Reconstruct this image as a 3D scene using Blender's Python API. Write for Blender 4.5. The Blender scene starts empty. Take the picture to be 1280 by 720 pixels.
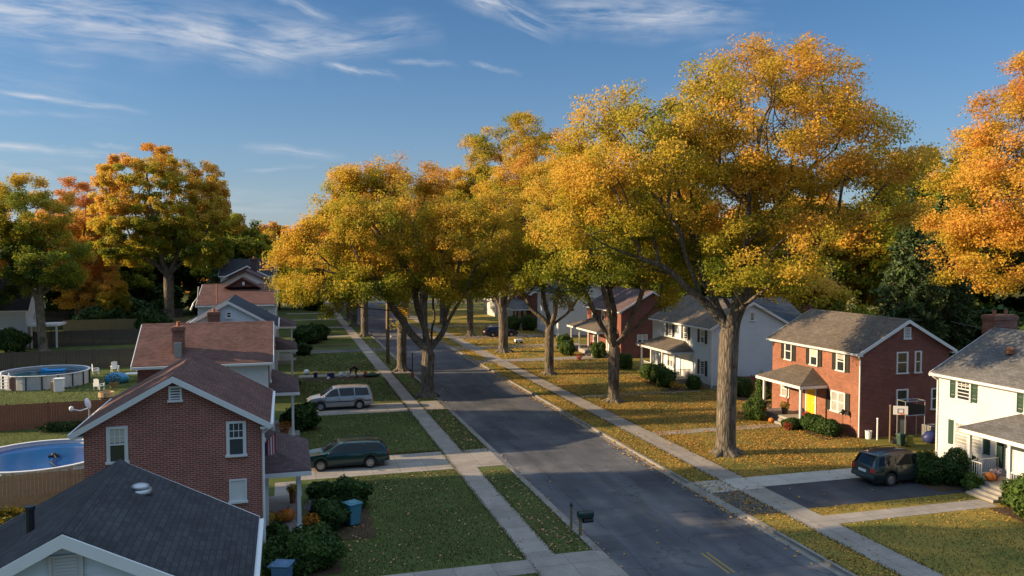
import bpy, bmesh, math, random
import numpy as np
from mathutils import Vector, Matrix

random.seed(7)
SC = bpy.context.scene
COL = SC.collection
PI = math.pi
ORG = {}

# ------------------------------------------------------------------ helpers
class MB:
    """collects faces of ONE mesh object"""
    def __init__(s): s.v = []; s.f = []
    def add(s, vs, fs):
        n = len(s.v); s.v += [tuple(p) for p in vs]; s.f += [tuple(i + n for i in q) for q in fs]; return s
    def box(s, x0, x1, y0, y1, z0, z1):
        v = [(x0,y0,z0),(x1,y0,z0),(x1,y1,z0),(x0,y1,z0),(x0,y0,z1),(x1,y0,z1),(x1,y1,z1),(x0,y1,z1)]
        return s.add(v, [(0,3,2,1),(4,5,6,7),(0,1,5,4),(1,2,6,5),(2,3,7,6),(3,0,4,7)])
    def fbox(s, f, a0, a1, d0, d1, z0, z1):
        v = [f(a,d,z) for a,d,z in ((a0,d0,z0),(a1,d0,z0),(a1,d1,z0),(a0,d1,z0),(a0,d0,z1),(a1,d0,z1),(a1,d1,z1),(a0,d1,z1))]
        return s.add(v, [(0,3,2,1),(4,5,6,7),(0,1,5,4),(1,2,6,5),(2,3,7,6),(3,0,4,7)])
    def prism(s, poly, fn, b0, b1):
        n = len(poly)
        v = [fn(a, b0, z) for a, z in poly] + [fn(a, b1, z) for a, z in poly]
        return s.add(v, [tuple(range(n)), tuple(range(2*n-1, n-1, -1))] + [(i, (i+1) % n, n+(i+1) % n, n+i) for i in range(n)])
    def tube(s, pts, rad, n=8, cap=True):
        pts = [Vector(p) for p in pts]
        if not isinstance(rad, (list, tuple)): rad = [rad]*len(pts)
        rings = []; ref = None
        for i, p in enumerate(pts):
            t = (pts[min(i+1, len(pts)-1)] - pts[max(i-1, 0)])
            if t.length < 1e-6: t = Vector((0,0,1))
            t.normalize()
            if ref is None: ref = Vector((1,0,0)) if abs(t.x) < .8 else Vector((0,1,0))
            u = (ref - t*ref.dot(t))
            if u.length < 1e-4: u = t.orthogonal()
            u.normalize(); ref = u; w = t.cross(u)
            rings.append([p + (u*math.cos(2*PI*k/n) + w*math.sin(2*PI*k/n))*rad[i] for k in range(n)])
        v = [q for r in rings for q in r]; f = []
        for i in range(len(rings)-1):
            for k in range(n):
                f.append((i*n+k, i*n+(k+1) % n, (i+1)*n+(k+1) % n, (i+1)*n+k))
        if cap: f += [tuple(range(n-1, -1, -1)), tuple(range((len(rings)-1)*n, len(rings)*n))]
        return s.add(v, f)
    def lathe(s, prof, c=(0,0,0), n=20, axis='z', rib=0, ribn=0):
        v = []; f = []
        for r, h in prof:
            for k in range(n):
                a = 2*PI*k/n; rr = r*(1 - rib*abs(math.cos(a*ribn/2))) if rib else r
                x, y, z = rr*math.cos(a), rr*math.sin(a), h
                if axis == 'y': x, y, z = x, z, y
                if axis == 'x': x, y, z = z, x, y
                v.append((c[0]+x, c[1]+y, c[2]+z))
        m = len(prof)
        for i in range(m-1):
            for k in range(n): f.append((i*n+k, i*n+(k+1) % n, (i+1)*n+(k+1) % n, (i+1)*n+k))
        if prof[0] != prof[-1]:
            if prof[0][0] > .01: f.append(tuple(range(n-1, -1, -1)))
            if prof[-1][0] > .01 and not (prof[0][0] < .01 and m == 2): f.append(tuple(range((m-1)*n, m*n)))
        return s.add(v, f)
    def blob(s, c, r, n=12, m=8, jit=0., seed=0):
        rnd = random.Random(seed); prof = []; v = []; f = []
        for i in range(m+1):
            th = PI*i/m
            for k in range(n):
                j = 1 + rnd.uniform(-jit, jit)
                v.append((c[0]+r[0]*math.sin(th)*math.cos(2*PI*k/n)*j, c[1]+r[1]*math.sin(th)*math.sin(2*PI*k/n)*j, c[2]-r[2]*math.cos(th)*j))
        for i in range(m):
            for k in range(n): f.append((i*n+k, i*n+(k+1) % n, (i+1)*n+(k+1) % n, (i+1)*n+k))
        return s.add(v, f)
    def build(s, name, mat, parent=None, smooth=False, bevel=0, recalc=True, weld=False):
        me = bpy.data.meshes.new(name)
        o0 = ORG.get(parent, Vector((0,0,0)))
        me.from_pydata([(p[0]-o0.x, p[1]-o0.y, p[2]-o0.z) for p in s.v], [], s.f)
        bm = bmesh.new(); bm.from_mesh(me)
        if weld: bmesh.ops.remove_doubles(bm, verts=bm.verts, dist=1e-4)
        if recalc: bmesh.ops.recalc_face_normals(bm, faces=bm.faces)
        uv = bm.loops.layers.uv.new('UVMap')
        for f in bm.faces:
            n = f.normal
            if abs(n.z) > .985: t, b = Vector((1,0,0)), Vector((0,1,0))
            else:
                t = Vector((-n.y, n.x, 0)).normalized(); b = n.cross(t)
            for l in f.loops:
                p = l.vert.co + o0; l[uv].uv = (p.dot(t), p.dot(b))
            f.smooth = smooth
        bm.to_mesh(me); bm.free()
        o = bpy.data.objects.new(name, me); COL.objects.link(o)
        me.materials.append(mat)
        if parent: o.parent = parent; ORG[o] = o0
        if bevel:
            md = o.modifiers.new('bevel', 'BEVEL'); md.width = bevel; md.segments = 2; md.limit_method = 'ANGLE'; md.angle_limit = 0.7
        return o

def tag(o, label=None, cat=None, group=None, kind=None):
    if label: o['label'] = label
    if cat: o['category'] = cat
    if group: o['group'] = group
    if kind: o['kind'] = kind
    return o

def empty(name, loc, label, cat, group=None, rz=0, world=True):
    """an Empty at the thing's base; with world=True its parts are given in world coordinates"""
    o = bpy.data.objects.new(name, None); COL.objects.link(o)
    o.empty_display_size = .3; o.location = loc; o.rotation_euler = (0,0,rz)
    if world: ORG[o] = Vector(loc)
    return tag(o, label, cat, group)

def dup(root, loc, rz=0, label=None, group=None, sc=None):
    def cp(o, par):
        c = o.copy(); COL.objects.link(c); c.parent = par
        for ch in o.children: cp(ch, c)
        return c
    r = cp(root, None); r.location = loc; r.rotation_euler = (0,0,rz)
    if sc: r.scale = sc if isinstance(sc, tuple) else (sc,)*3
    if label: r['label'] = label
    if group: r['group'] = group
    return r

# ------------------------------------------------------------------ materials
def newmat(name):
    m = bpy.data.materials.new(name); m.use_nodes = True
    nt = m.node_tree; return m, nt, nt.nodes, nt.links, nt.nodes['Principled BSDF']

def P(name, col, rough=.6, metal=0, var=.12, scale=4, bump=0, bscale=30, spec=.5, coat=0, dirt=0):
    m, nt, N, L, b = newmat(name)
    tc = N.new('ShaderNodeTexCoord'); nz = N.new('ShaderNodeTexNoise'); nz.inputs['Scale'].default_value = scale; nz.inputs['Detail'].default_value = 5
    L.new(tc.outputs['Object'], nz.inputs['Vector'])
    mx = N.new('ShaderNodeMix'); mx.data_type = 'RGBA'
    mx.inputs[6].default_value = (*[c*(1-var) for c in col], 1); mx.inputs[7].default_value = (*[min(1, c*(1+var)) for c in col], 1)
    L.new(nz.outputs['Fac'], mx.inputs[0]); out = mx.outputs[2]
    if dirt:
        n2 = N.new('ShaderNodeTexNoise'); n2.inputs['Scale'].default_value = .9; n2.inputs['Detail'].default_value = 8
        L.new(tc.outputs['Object'], n2.inputs['Vector'])
        cr = N.new('ShaderNodeValToRGB'); cr.color_ramp.elements[0].position = .45; cr.color_ramp.elements[1].position = .75
        L.new(n2.outputs['Fac'], cr.inputs[0])
        mu = N.new('ShaderNodeMath'); mu.operation = 'MULTIPLY'; mu.inputs[1].default_value = dirt; L.new(cr.outputs[0], mu.inputs[0])
        m2 = N.new('ShaderNodeMix'); m2.data_type = 'RGBA'; L.new(mu.outputs[0], m2.inputs[0]); L.new(out, m2.inputs[6])
        m2.inputs[7].default_value = (*[c*.45 for c in col], 1); out = m2.outputs[2]
    L.new(out, b.inputs['Base Color'])
    b.inputs['Roughness'].default_value = rough; b.inputs['Metallic'].default_value = metal
    b.inputs['Specular IOR Level'].default_value = spec; b.inputs['Coat Weight'].default_value = coat
    if bump:
        n3 = N.new('ShaderNodeTexNoise'); n3.inputs['Scale'].default_value = bscale; n3.inputs['Detail'].default_value = 6
        L.new(tc.outputs['Object'], n3.inputs['Vector'])
        bp = N.new('ShaderNodeBump'); bp.inputs['Strength'].default_value = bump; bp.inputs['Distance'].default_value = .03
        L.new(n3.outputs['Fac'], bp.inputs['Height']); L.new(bp.outputs[0], b.inputs['Normal'])
    return m

def bricklike(name, c1, c2, mortar, w, h, ms, rough=.85, bump=.5, stain=.35, off=.5, bias=0, blotch=None):
    m, nt, N, L, b = newmat(name)
    tc = N.new('ShaderNodeTexCoord'); br = N.new('ShaderNodeTexBrick')
    br.inputs['Scale'].default_value = 1; br.inputs['Brick Width'].default_value = w; br.inputs['Row Height'].default_value = h
    br.inputs['Mortar Size'].default_value = ms; br.inputs['Mortar Smooth'].default_value = .3; br.inputs['Bias'].default_value = bias
    br.offset = off
    br.inputs['Color1'].default_value = (*c1,1); br.inputs['Color2'].default_value = (*c2,1); br.inputs['Mortar'].default_value = (*mortar,1)
    L.new(tc.outputs['UV'], br.inputs['Vector'])
    nz = N.new('ShaderNodeTexNoise'); nz.inputs['Scale'].default_value = .7; nz.inputs['Detail'].default_value = 9; nz.inputs['Roughness'].default_value = .65
    L.new(tc.outputs['UV'], nz.inputs['Vector'])
    cr = N.new('ShaderNodeValToRGB'); cr.color_ramp.elements[0].position = .3; cr.color_ramp.elements[1].position = .72
    cr.color_ramp.elements[0].color = (1-stain,)*3+(1,); cr.color_ramp.elements[1].color = (1+stain*.5,)*3+(1,)
    L.new(nz.outputs['Fac'], cr.inputs[0])
    mu = N.new('ShaderNodeMix'); mu.data_type = 'RGBA'; mu.blend_type = 'MULTIPLY'; mu.inputs[0].default_value = 1
    L.new(br.outputs['Color'], mu.inputs[6]); L.new(cr.outputs[0], mu.inputs[7])
    n2 = N.new('ShaderNodeTexNoise'); n2.inputs['Scale'].default_value = 9; n2.inputs['Detail'].default_value = 3
    L.new(tc.outputs['UV'], n2.inputs['Vector'])
    c2r = N.new('ShaderNodeValToRGB'); c2r.color_ramp.elements[0].color = (.72,.72,.72,1); c2r.color_ramp.elements[1].color = (1.25,1.25,1.25,1)
    L.new(n2.outputs['Fac'], c2r.inputs[0])
    m3 = N.new('ShaderNodeMix'); m3.data_type = 'RGBA'; m3.blend_type = 'MULTIPLY'; m3.inputs[0].default_value = .8
    L.new(mu.outputs[2], m3.inputs[6]); L.new(c2r.outputs[0], m3.inputs[7])
    L.new(m3.outputs[2], b.inputs['Base Color']); b.inputs['Roughness'].default_value = rough; b.inputs['Specular IOR Level'].default_value = .25
    iv = N.new('ShaderNodeMath'); iv.operation = 'SUBTRACT'; iv.inputs[0].default_value = 1; L.new(br.outputs['Fac'], iv.inputs[1])
    bp = N.new('ShaderNodeBump'); bp.inputs['Strength'].default_value = bump; bp.inputs['Distance'].default_value = .02
    L.new(iv.outputs[0], bp.inputs['Height']); L.new(bp.outputs[0], b.inputs['Normal'])
    return m

def ramp(N, stops):
    cr = N.new('ShaderNodeValToRGB'); e = cr.color_ramp.elements
    while len(e) < len(stops): e.new(.5)
    for k, (p, c) in enumerate(stops): e[k].position = p; e[k].color = (*c, 1)
    return cr

def leafmat(name, stops, trans=.4, rough=.55):
    m, nt, N, L, b = newmat(name)
    at = N.new('ShaderNodeAttribute'); at.attribute_name = 'tint'
    cr = ramp(N, stops); L.new(at.outputs['Fac'], cr.inputs[0])
    b.inputs['Roughness'].default_value = rough; b.inputs['Specular IOR Level'].default_value = .2
    L.new(cr.outputs[0], b.inputs['Base Color'])
    tr = N.new('ShaderNodeBsdfTranslucent'); L.new(cr.outputs[0], tr.inputs['Color'])
    mx = N.new('ShaderNodeMixShader'); mx.inputs[0].default_value = trans
    L.new(b.outputs[0], mx.inputs[1]); L.new(tr.outputs[0], mx.inputs[2]); L.new(mx.outputs[0], N['Material Output'].inputs['Surface'])
    return m

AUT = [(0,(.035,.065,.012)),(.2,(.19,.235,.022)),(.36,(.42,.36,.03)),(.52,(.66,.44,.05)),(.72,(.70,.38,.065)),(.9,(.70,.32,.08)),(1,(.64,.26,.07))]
M_LEAF = leafmat('autumn_leaf', AUT, .5)
M_FALLEN = leafmat('fallen_leaf', [(0,(.32,.19,.045)),(.4,(.56,.34,.06)),(.7,(.62,.31,.06)),(1,(.44,.18,.06))], .15)
M_FALLENP = leafmat('fallen_leaf_pale', [(0,(.30,.19,.09)),(.5,(.55,.32,.17)),(1,(.52,.24,.13))], .15)
M_SHRUB = leafmat('shrub_leaf', [(0,(.022,.042,.012)),(.5,(.045,.09,.02)),(1,(.11,.17,.03))], .3)
M_NEEDLE = leafmat('needle', [(0,(.035,.058,.025)),(.5,(.07,.12,.035)),(1,(.16,.19,.05))], .2)
M_GRASS = leafmat('grass_blade', [(0,(.06,.058,.022)),(.5,(.108,.112,.036)),(.8,(.20,.165,.055)),(1,(.33,.235,.085))], .35)

def barkmat(name, c1, c2):
    m, nt, N, L, b = newmat(name)
    tc = N.new('ShaderNodeTexCoord'); mp = N.new('ShaderNodeMapping'); mp.inputs['Scale'].default_value = (6,6,1.0)
    L.new(tc.outputs['Object'], mp.inputs[0]); nz = N.new('ShaderNodeTexNoise'); nz.inputs['Scale'].default_value = 1.4; nz.inputs['Detail'].default_value = 9; nz.inputs['Roughness'].default_value = .75; nz.inputs['Distortion'].default_value = .6
    L.new(mp.outputs[0], nz.inputs['Vector'])
    vo = N.new('ShaderNodeTexVoronoi'); vo.feature = 'DISTANCE_TO_EDGE'; vo.inputs['Scale'].default_value = 1.5; vo.inputs['Randomness'].default_value = 1
    ad = N.new('ShaderNodeMix'); ad.data_type = 'VECTOR'; ad.inputs[0].default_value = .35; L.new(mp.outputs[0], ad.inputs[4]); L.new(nz.outputs['Color'], ad.inputs[5]); L.new(ad.outputs[1], vo.inputs['Vector'])
    n2 = N.new('ShaderNodeTexNoise'); n2.inputs['Scale'].default_value = .9; n2.inputs['Detail'].default_value = 4; L.new(tc.outputs['Object'], n2.inputs['Vector'])
    cr = ramp(N, [(.28, c1), (.7, c2)]); L.new(nz.outputs['Fac'], cr.inputs[0])
    fr = ramp(N, [(0, (.35,.33,.31)), (.16, (1,1,1))]); L.new(vo.outputs['Distance'], fr.inputs[0])
    bl = ramp(N, [(.35, (.72,.74,.66)), (.5, (1,1,1)), (.68, (1.25,1.2,1.12))]); L.new(n2.outputs['Fac'], bl.inputs[0])
    m1 = N.new('ShaderNodeMix'); m1.data_type = 'RGBA'; m1.blend_type = 'MULTIPLY'; m1.inputs[0].default_value = .85; L.new(cr.outputs[0], m1.inputs[6]); L.new(fr.outputs[0], m1.inputs[7])
    m2 = N.new('ShaderNodeMix'); m2.data_type = 'RGBA'; m2.blend_type = 'MULTIPLY'; m2.inputs[0].default_value = 1; L.new(m1.outputs[2], m2.inputs[6]); L.new(bl.outputs[0], m2.inputs[7])
    L.new(m2.outputs[2], b.inputs['Base Color']); b.inputs['Roughness'].default_value = .95; b.inputs['Specular IOR Level'].default_value = .15
    hs = N.new('ShaderNodeMath'); hs.operation = 'MULTIPLY_ADD'; L.new(vo.outputs['Distance'], hs.inputs[0]); hs.inputs[1].default_value = 1.2; L.new(nz.outputs['Fac'], hs.inputs[2])
    bp = N.new('ShaderNodeBump'); bp.inputs['Strength'].default_value = 1; bp.inputs['Distance'].default_value = .09
    L.new(hs.outputs[0], bp.inputs['Height']); L.new(bp.outputs[0], b.inputs['Normal'])
    return m
M_BARK = barkmat('bark', (.07,.06,.05), (.29,.25,.2))

def groundmat(name, stops, scale=1.2, bump=.5):
    m, nt, N, L, b = newmat(name)
    tc = N.new('ShaderNodeTexCoord')
    n1 = N.new('ShaderNodeTexNoise'); n1.inputs['Scale'].default_value = scale*.25; n1.inputs['Detail'].default_value = 4
    n2 = N.new('ShaderNodeTexNoise'); n2.inputs['Scale'].default_value = 14; n2.inputs['Detail'].default_value = 8; n2.inputs['Roughness'].default_value = .75
    L.new(tc.outputs['Object'], n1.inputs['Vector']); L.new(tc.outputs['Object'], n2.inputs['Vector'])
    mx = N.new('ShaderNodeMix'); mx.inputs[0].default_value = .55; L.new(n1.outputs['Fac'], mx.inputs[2]); L.new(n2.outputs['Fac'], mx.inputs[3])
    cr = ramp(N, stops); L.new(mx.outputs[0], cr.inputs[0]); L.new(cr.outputs[0], b.inputs['Base Color'])
    b.inputs['Roughness'].default_value = 1; b.inputs['Specular IOR Level'].default_value = .1
    bp = N.new('ShaderNodeBump'); bp.inputs['Strength'].default_value = bump; bp.inputs['Distance'].default_value = .06
    L.new(n2.outputs['Fac'], bp.inputs['Height']); L.new(bp.outputs[0], b.inputs['Normal'])
    return m

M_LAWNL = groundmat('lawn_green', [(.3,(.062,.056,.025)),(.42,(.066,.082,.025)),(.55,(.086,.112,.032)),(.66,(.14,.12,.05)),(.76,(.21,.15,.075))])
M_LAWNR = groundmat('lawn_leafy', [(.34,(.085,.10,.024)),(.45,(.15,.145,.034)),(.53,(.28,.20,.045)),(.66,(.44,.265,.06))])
M_GROUND = groundmat('far_ground', [(.3,(.035,.045,.015)),(.5,(.07,.075,.022)),(.7,(.12,.09,.03))])
M_SOIL = groundmat('bed_soil', [(.3,(.04,.028,.02)),(.5,(.08,.055,.035)),(.7,(.14,.09,.05))])

def asphalt(name, base, tint):
    m, nt, N, L, b = newmat(name)
    tc = N.new('ShaderNodeTexCoord')
    n1 = N.new('ShaderNodeTexNoise'); n1.inputs['Scale'].default_value = .22; n1.inputs['Detail'].default_value = 7; n1.inputs['Roughness'].default_value = .6
    n2 = N.new('ShaderNodeTexNoise'); n2.inputs['Scale'].default_value = 55; n2.inputs['Detail'].default_value = 3
    mp = N.new('ShaderNodeMapping'); mp.inputs['Scale'].default_value = (1,.12,1); L.new(tc.outputs['Object'], mp.inputs[0])
    n3 = N.new('ShaderNodeTexNoise'); n3.inputs['Scale'].default_value = .9; n3.inputs['Detail'].default_value = 4; L.new(mp.outputs[0], n3.inputs['Vector'])
    L.new(tc.outputs['Object'], n1.inputs['Vector']); L.new(tc.outputs['Object'], n2.inputs['Vector'])
    c1 = ramp(N, [(.32, tuple(c*.72 for c in base)), (.5, base), (.68, tuple(c*1.38 for c in tint))]); L.new(n1.outputs['Fac'], c1.inputs[0])
    c3 = ramp(N, [(.35,(.78,.78,.78)),(.65,(1.2,1.18,1.15))]); L.new(n3.outputs['Fac'], c3.inputs[0])
    c2 = ramp(N, [(.3,(.72,.72,.72)),(.7,(1.25,1.25,1.25))]); L.new(n2.outputs['Fac'], c2.inputs[0])
    m1 = N.new('ShaderNodeMix'); m1.data_type = 'RGBA'; m1.blend_type = 'MULTIPLY'; m1.inputs[0].default_value = 1
    L.new(c1.outputs[0], m1.inputs[6]); L.new(c3.outputs[0], m1.inputs[7])
    m2 = N.new('ShaderNodeMix'); m2.data_type = 'RGBA'; m2.blend_type = 'MULTIPLY'; m2.inputs[0].default_value = 1
    L.new(m1.outputs[2], m2.inputs[6]); L.new(c2.outputs[0], m2.inputs[7])
    # cracks
    wn = N.new('ShaderNodeTexNoise'); wn.inputs['Scale'].default_value = .8; wn.inputs['Detail'].default_value = 5; L.new(tc.outputs['Object'], wn.inputs['Vector'])
    va = N.new('ShaderNodeMix'); va.data_type = 'VECTOR'; va.inputs[0].default_value = .75
    L.new(tc.outputs['Object'], va.inputs[4]); L.new(wn.outputs['Color'], va.inputs[5])
    vo = N.new('ShaderNodeTexVoronoi'); vo.feature = 'DISTANCE_TO_EDGE'; vo.inputs['Scale'].default_value = .75; L.new(va.outputs[1], vo.inputs['Vector'])
    cc = ramp(N, [(0,(.45,.45,.45)),(.012,(1,1,1))]); L.new(vo.outputs['Distance'], cc.inputs[0])
    m4 = N.new('ShaderNodeMix'); m4.data_type = 'RGBA'; m4.blend_type = 'MULTIPLY'; m4.inputs[0].default_value = .75
    L.new(m2.outputs[2], m4.inputs[6]); L.new(cc.outputs[0], m4.inputs[7])
    L.new(m4.outputs[2], b.inputs['Base Color']); b.inputs['Roughness'].default_value = .8; b.inputs['Specular IOR Level'].default_value = .35
    bp = N.new('ShaderNodeBump'); bp.inputs['Strength'].default_value = .35; bp.inputs['Distance'].default_value = .01
    L.new(n2.outputs['Fac'], bp.inputs['Height']); L.new(bp.outputs[0], b.inputs['Normal'])
    return m
M_ROAD = asphalt('road_asphalt', (.082,.088,.102), (.105,.104,.106))
M_DRIVE = asphalt('drive_asphalt', (.046,.048,.056), (.06,.06,.065))
M_APRON = asphalt('old_asphalt', (.085,.085,.088), (.11,.105,.10))

def concrete(name, c, w=1.5, h=1.5, dirt=.3):
    return bricklike(name, tuple(x*.93 for x in c), tuple(x*1.07 for x in c), tuple(x*.42 for x in c), w, h, .012, .9, .3, dirt, off=0)
M_WALK = concrete('sidewalk_concrete', (.30,.27,.235))
M_NEWCONC = concrete('new_concrete', (.46,.43,.38), 1.8, 1.9, .18)
M_KERB = concrete('kerb_concrete', (.27,.25,.22), 2.4, 3, .35)
M_STEP = P('step_concrete', (.30,.28,.25), .9, bump=.2, dirt=.4)

M_BRICK_L = bricklike('brick_dark_red', (.37,.098,.074), (.25,.07,.056), (.50,.38,.32), .23, .077, .010, .85, .6, .3)
M_BRICK_R = bricklike('brick_orange_red', (.33,.128,.078), (.24,.09,.058), (.30,.21,.16), .25, .082, .008, .85, .5, .3)
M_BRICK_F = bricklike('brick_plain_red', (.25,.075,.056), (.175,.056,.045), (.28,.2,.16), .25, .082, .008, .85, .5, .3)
M_CHIM = bricklike('chimney_brick', (.30,.10,.065), (.17,.06,.045), (.30,.23,.19), .23, .085, .012, .9, .6, .5)
def shingle(name, c, v=.2, bias=0):
    return bricklike(name, tuple(x*(1-v) for x in c), tuple(x*(1+v) for x in c), tuple(x*.62 for x in c), .27, .125, .010, .92, .6, .35, bias=bias)
M_SH_CHAR = shingle('shingle_charcoal', (.054,.055,.060))
M_SH_BROWN = shingle('shingle_brown', (.145,.076,.062))
M_SH_RUST = shingle('shingle_rust', (.135,.066,.052))
M_SH_GREY = shingle('shingle_weathered_grey', (.145,.14,.135))
M_SH_TAN = shingle('shingle_brown_grey', (.145,.12,.095))
M_SH_NAVY = shingle('shingle_blue_black', (.05,.066,.088))
M_SH_PLUM = shingle('shingle_plum', (.115,.078,.078))
M_WHITE = P('white_paint', (.70,.70,.69), .5, var=.05, dirt=.15)
M_SIDE_W = P('siding_white', (.56,.57,.58), .55, var=.05, dirt=.18)
M_SIDE_B = P('siding_bluish', (.60,.66,.72), .55, var=.05, dirt=.18)
M_SIDE_G = P('siding_grey', (.5,.5,.5), .55, var=.05, dirt=.18)
M_GLASS = P('window_glass', (.025,.032,.038), .04, var=.3, scale=.6, spec=.9)
M_BLIND = P('white_blind', (.62,.62,.6), .6, var=.06)
M_CURT = P('pale_curtain', (.34,.34,.31), .35, var=.4, scale=2.5, spec=.7)
M_SHUT_G = P('shutter_green', (.022,.062,.045), .5)
M_SHUT_B = P('shutter_black', (.022,.024,.022), .5)
M_YDOOR = P('door_yellow', (.75,.43,.02), .4, var=.04)
M_DOOR = P('door_white', (.72,.71,.68), .4, var=.04)
M_GDOOR = P('door_green_glass', (.14,.2,.03), .15, spec=.8)
M_METAL = P('galvanised', (.42,.43,.44), .4, .8)
M_DARKMET = P('dark_metal', (.03,.03,.032), .45, .3)
M_WOOD_RED = P('fence_redwood', (.24,.095,.06), .85, var=.35, scale=6, bump=.3)
M_WOOD_TAN = P('fence_tan', (.40,.27,.15), .85, var=.3, scale=6, bump=.3)
M_WOOD_DK = P('fence_dark', (.075,.06,.05), .9, var=.35, scale=6)
M_WOOD_MID = P('fence_olive', (.20,.15,.07), .9, var=.3, scale=6)
M_POLE = P('pole_wood', (.23,.165,.10), .9, var=.25, scale=8, bump=.4)
M_PLASTIC_W = P('white_plastic', (.72,.73,.74), .45, var=.05)
M_WATER_D = P('pool_water_dark', (.012,.07,.105), .08, var=.25, scale=1.5, spec=.7, bump=.15, bscale=4)
M_WATER_B = P('pool_water_blue', (.012,.095,.30), .08, var=.22, scale=.8, spec=.7, bump=.12, bscale=3)
M_POOLW = P('pool_wall', (.42,.45,.48), .5, dirt=.3)
M_RAFT = P('raft_blue', (.02,.28,.62), .35)
M_TARP = P('tarp_blue', (.03,.2,.38), .5, var=.25, scale=3)
M_BIN = P('bin_teal', (.05,.19,.25), .5, var=.1)
M_BINB = P('bin_blue', (.07,.15,.26), .5, var=.1)
M_PUMP = P('pumpkin_orange', (.62,.17,.015), .5, var=.12, bump=.15)
M_STEM = P('pumpkin_stem', (.12,.11,.04), .8)
M_POT = P('terracotta', (.3,.12,.06), .8)
M_BLACK = P('black_cloth', (.012,.012,.013), .85)
M_TYRE = P('tyre_rubber', (.014,.014,.015), .85)
M_RIM = P('alloy_rim', (.45,.46,.48), .3, .85)
M_CGLASS = P('car_glass', (.006,.008,.010), .04, var=.1, spec=.45)
M_RED = P('red_lens', (.50,.012,.02), .2, spec=.8)
M_LAMP = P('clear_lens', (.62,.6,.52), .15, spec=.8)
M_CHROME = P('chrome', (.6,.6,.6), .15, 1)
M_TRIMBLK = P('black_trim', (.018,.018,.02), .5)
def paint(n, c): return P(n, c, .28, .35, var=.06, scale=1.5, coat=.7)
M_CAR_G = paint('paint_dark_green', (.008,.044,.044)); M_CAR_S = paint('paint_silver', (.34,.34,.35))
M_CAR_B = paint('paint_black_green', (.024,.04,.04)); M_CAR_N = paint('paint_navy', (.012,.018,.06))
M_YEL = P('road_yellow', (.29,.20,.05), .8, var=.5, scale=9)
M_SKIN = P('skin', (.45,.26,.18), .6); M_HAIR = P('dark_hair', (.03,.02,.014), .7)
M_REDC = P('red_cloth', (.34,.04,.03), .8); M_NAVYC = P('navy_plastic', (.02,.03,.13), .5)
M_MBOX = P('mailbox_green', (.012,.045,.04), .35, .3)

# ------------------------------------------------------------------ setting
def struct(name, mb, m, **k): return tag(mb.build(name, m, **k), kind='structure')
g = MB(); g.add([(-1500,-300,-.14),(1500,-300,-.14),(1500,2500,-.14),(-1500,2500,-.14)], [(0,1,2,3)]); struct('ground', g, M_GROUND)
def sheet(name, rects, z1, m, th=.05):
    b = MB()
    for x0,x1,y0,y1 in rects: b.box(x0,x1,y0,y1,z1-th,z1)
    return struct(name, b, m)
Y0, Y1 = -20, 430
KL, KR = 11.98, 20.12
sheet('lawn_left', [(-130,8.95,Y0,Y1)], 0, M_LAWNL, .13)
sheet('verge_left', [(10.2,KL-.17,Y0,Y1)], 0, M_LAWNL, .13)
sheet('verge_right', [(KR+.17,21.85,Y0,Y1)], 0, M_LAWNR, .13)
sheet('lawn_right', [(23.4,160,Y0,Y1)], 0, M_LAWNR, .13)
sheet('road', [(KL-.02,KR+.02,Y0,Y1)], -.11, M_ROAD, .02)
sheet('sidewalk_left', [(8.953,10.197,Y0,Y1)], .018, M_WALK, .15)
sheet('sidewalk_right', [(21.853,23.397,Y0,Y1)], .018, M_WALK, .15)
sheet('kerb_left', [(KL-.167,KL,Y0,26.0),(KL-.167,KL,29.6,42.2),(KL-.167,KL,46.2,59.8),(KL-.167,KL,63.6,Y1)], .022, M_KERB, .16)
sheet('kerb_right', [(KR,KR+.167,Y0,31.6),(KR,KR+.167,37.1,96.0),(KR,KR+.167,99.5,Y1)], .022, M_KERB, .16)
sheet('gutter', [(KL+.003,KL+.3,Y0,Y1),(KR-.3,KR-.003,Y0,Y1)], -.104, M_KERB, .01)
# drives and walks on the left lots
sheet('driveway_left', [(.6,8.95,43.0,47.0),(.6,8.95,59.8,63.3),(10.2,KL-.17,43.0,47.0),(10.2,KL-.17,59.8,63.3)], .013, M_WALK)
sheet('garden_path', [(2.0,8.95,28.05,29.35),(10.2,KL-.17,26.0,29.6),(1.2,8.95,78.6,80.1),(10.2,KL-.17,78.4,80.3),(1.2,8.95,115,117.2),(1.2,8.95,129,131),(10.2,KL-.17,115,117),
                      (-.6,.7,40.2,42.9),(.3,8.95,145,146.5),(.3,8.95,160,162)], .012, M_WALK)
sheet('grey_driveway', [(.5,8.95,97.2,100.4),(10.2,KL-.17,97.2,100.4)], .013, M_APRON)
for ya, yb in ((26.0,29.6),(42.2,46.2),(59.8,63.6)):
    pass
b = MB()
for ya, yb in ((26.0,29.6),(42.2,46.2),(59.8,63.6)):
    b.prism([(KL-.167,.016),(KL-.167,-.12),(KL+.28,-.12),(KL+.28,-.095)], lambda a,bb,z: (a,bb,z), ya+.003, yb-.003)
struct('driveway_apron', b, M_WALK)
b = MB(); b.prism([(KR+.167,.02),(KR+.167,-.12),(KR-.28,-.12),(KR-.28,-.095)], lambda a,bb,z: (a,bb,z), 31.603, 37.097); b.prism([(KR+.167,.02),(KR+.167,-.12),(KR-.28,-.12),(KR-.28,-.095)], lambda a,bb,z: (a,bb,z), 96.003, 99.497)
struct('kerb_ramp', b, M_KERB)
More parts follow.
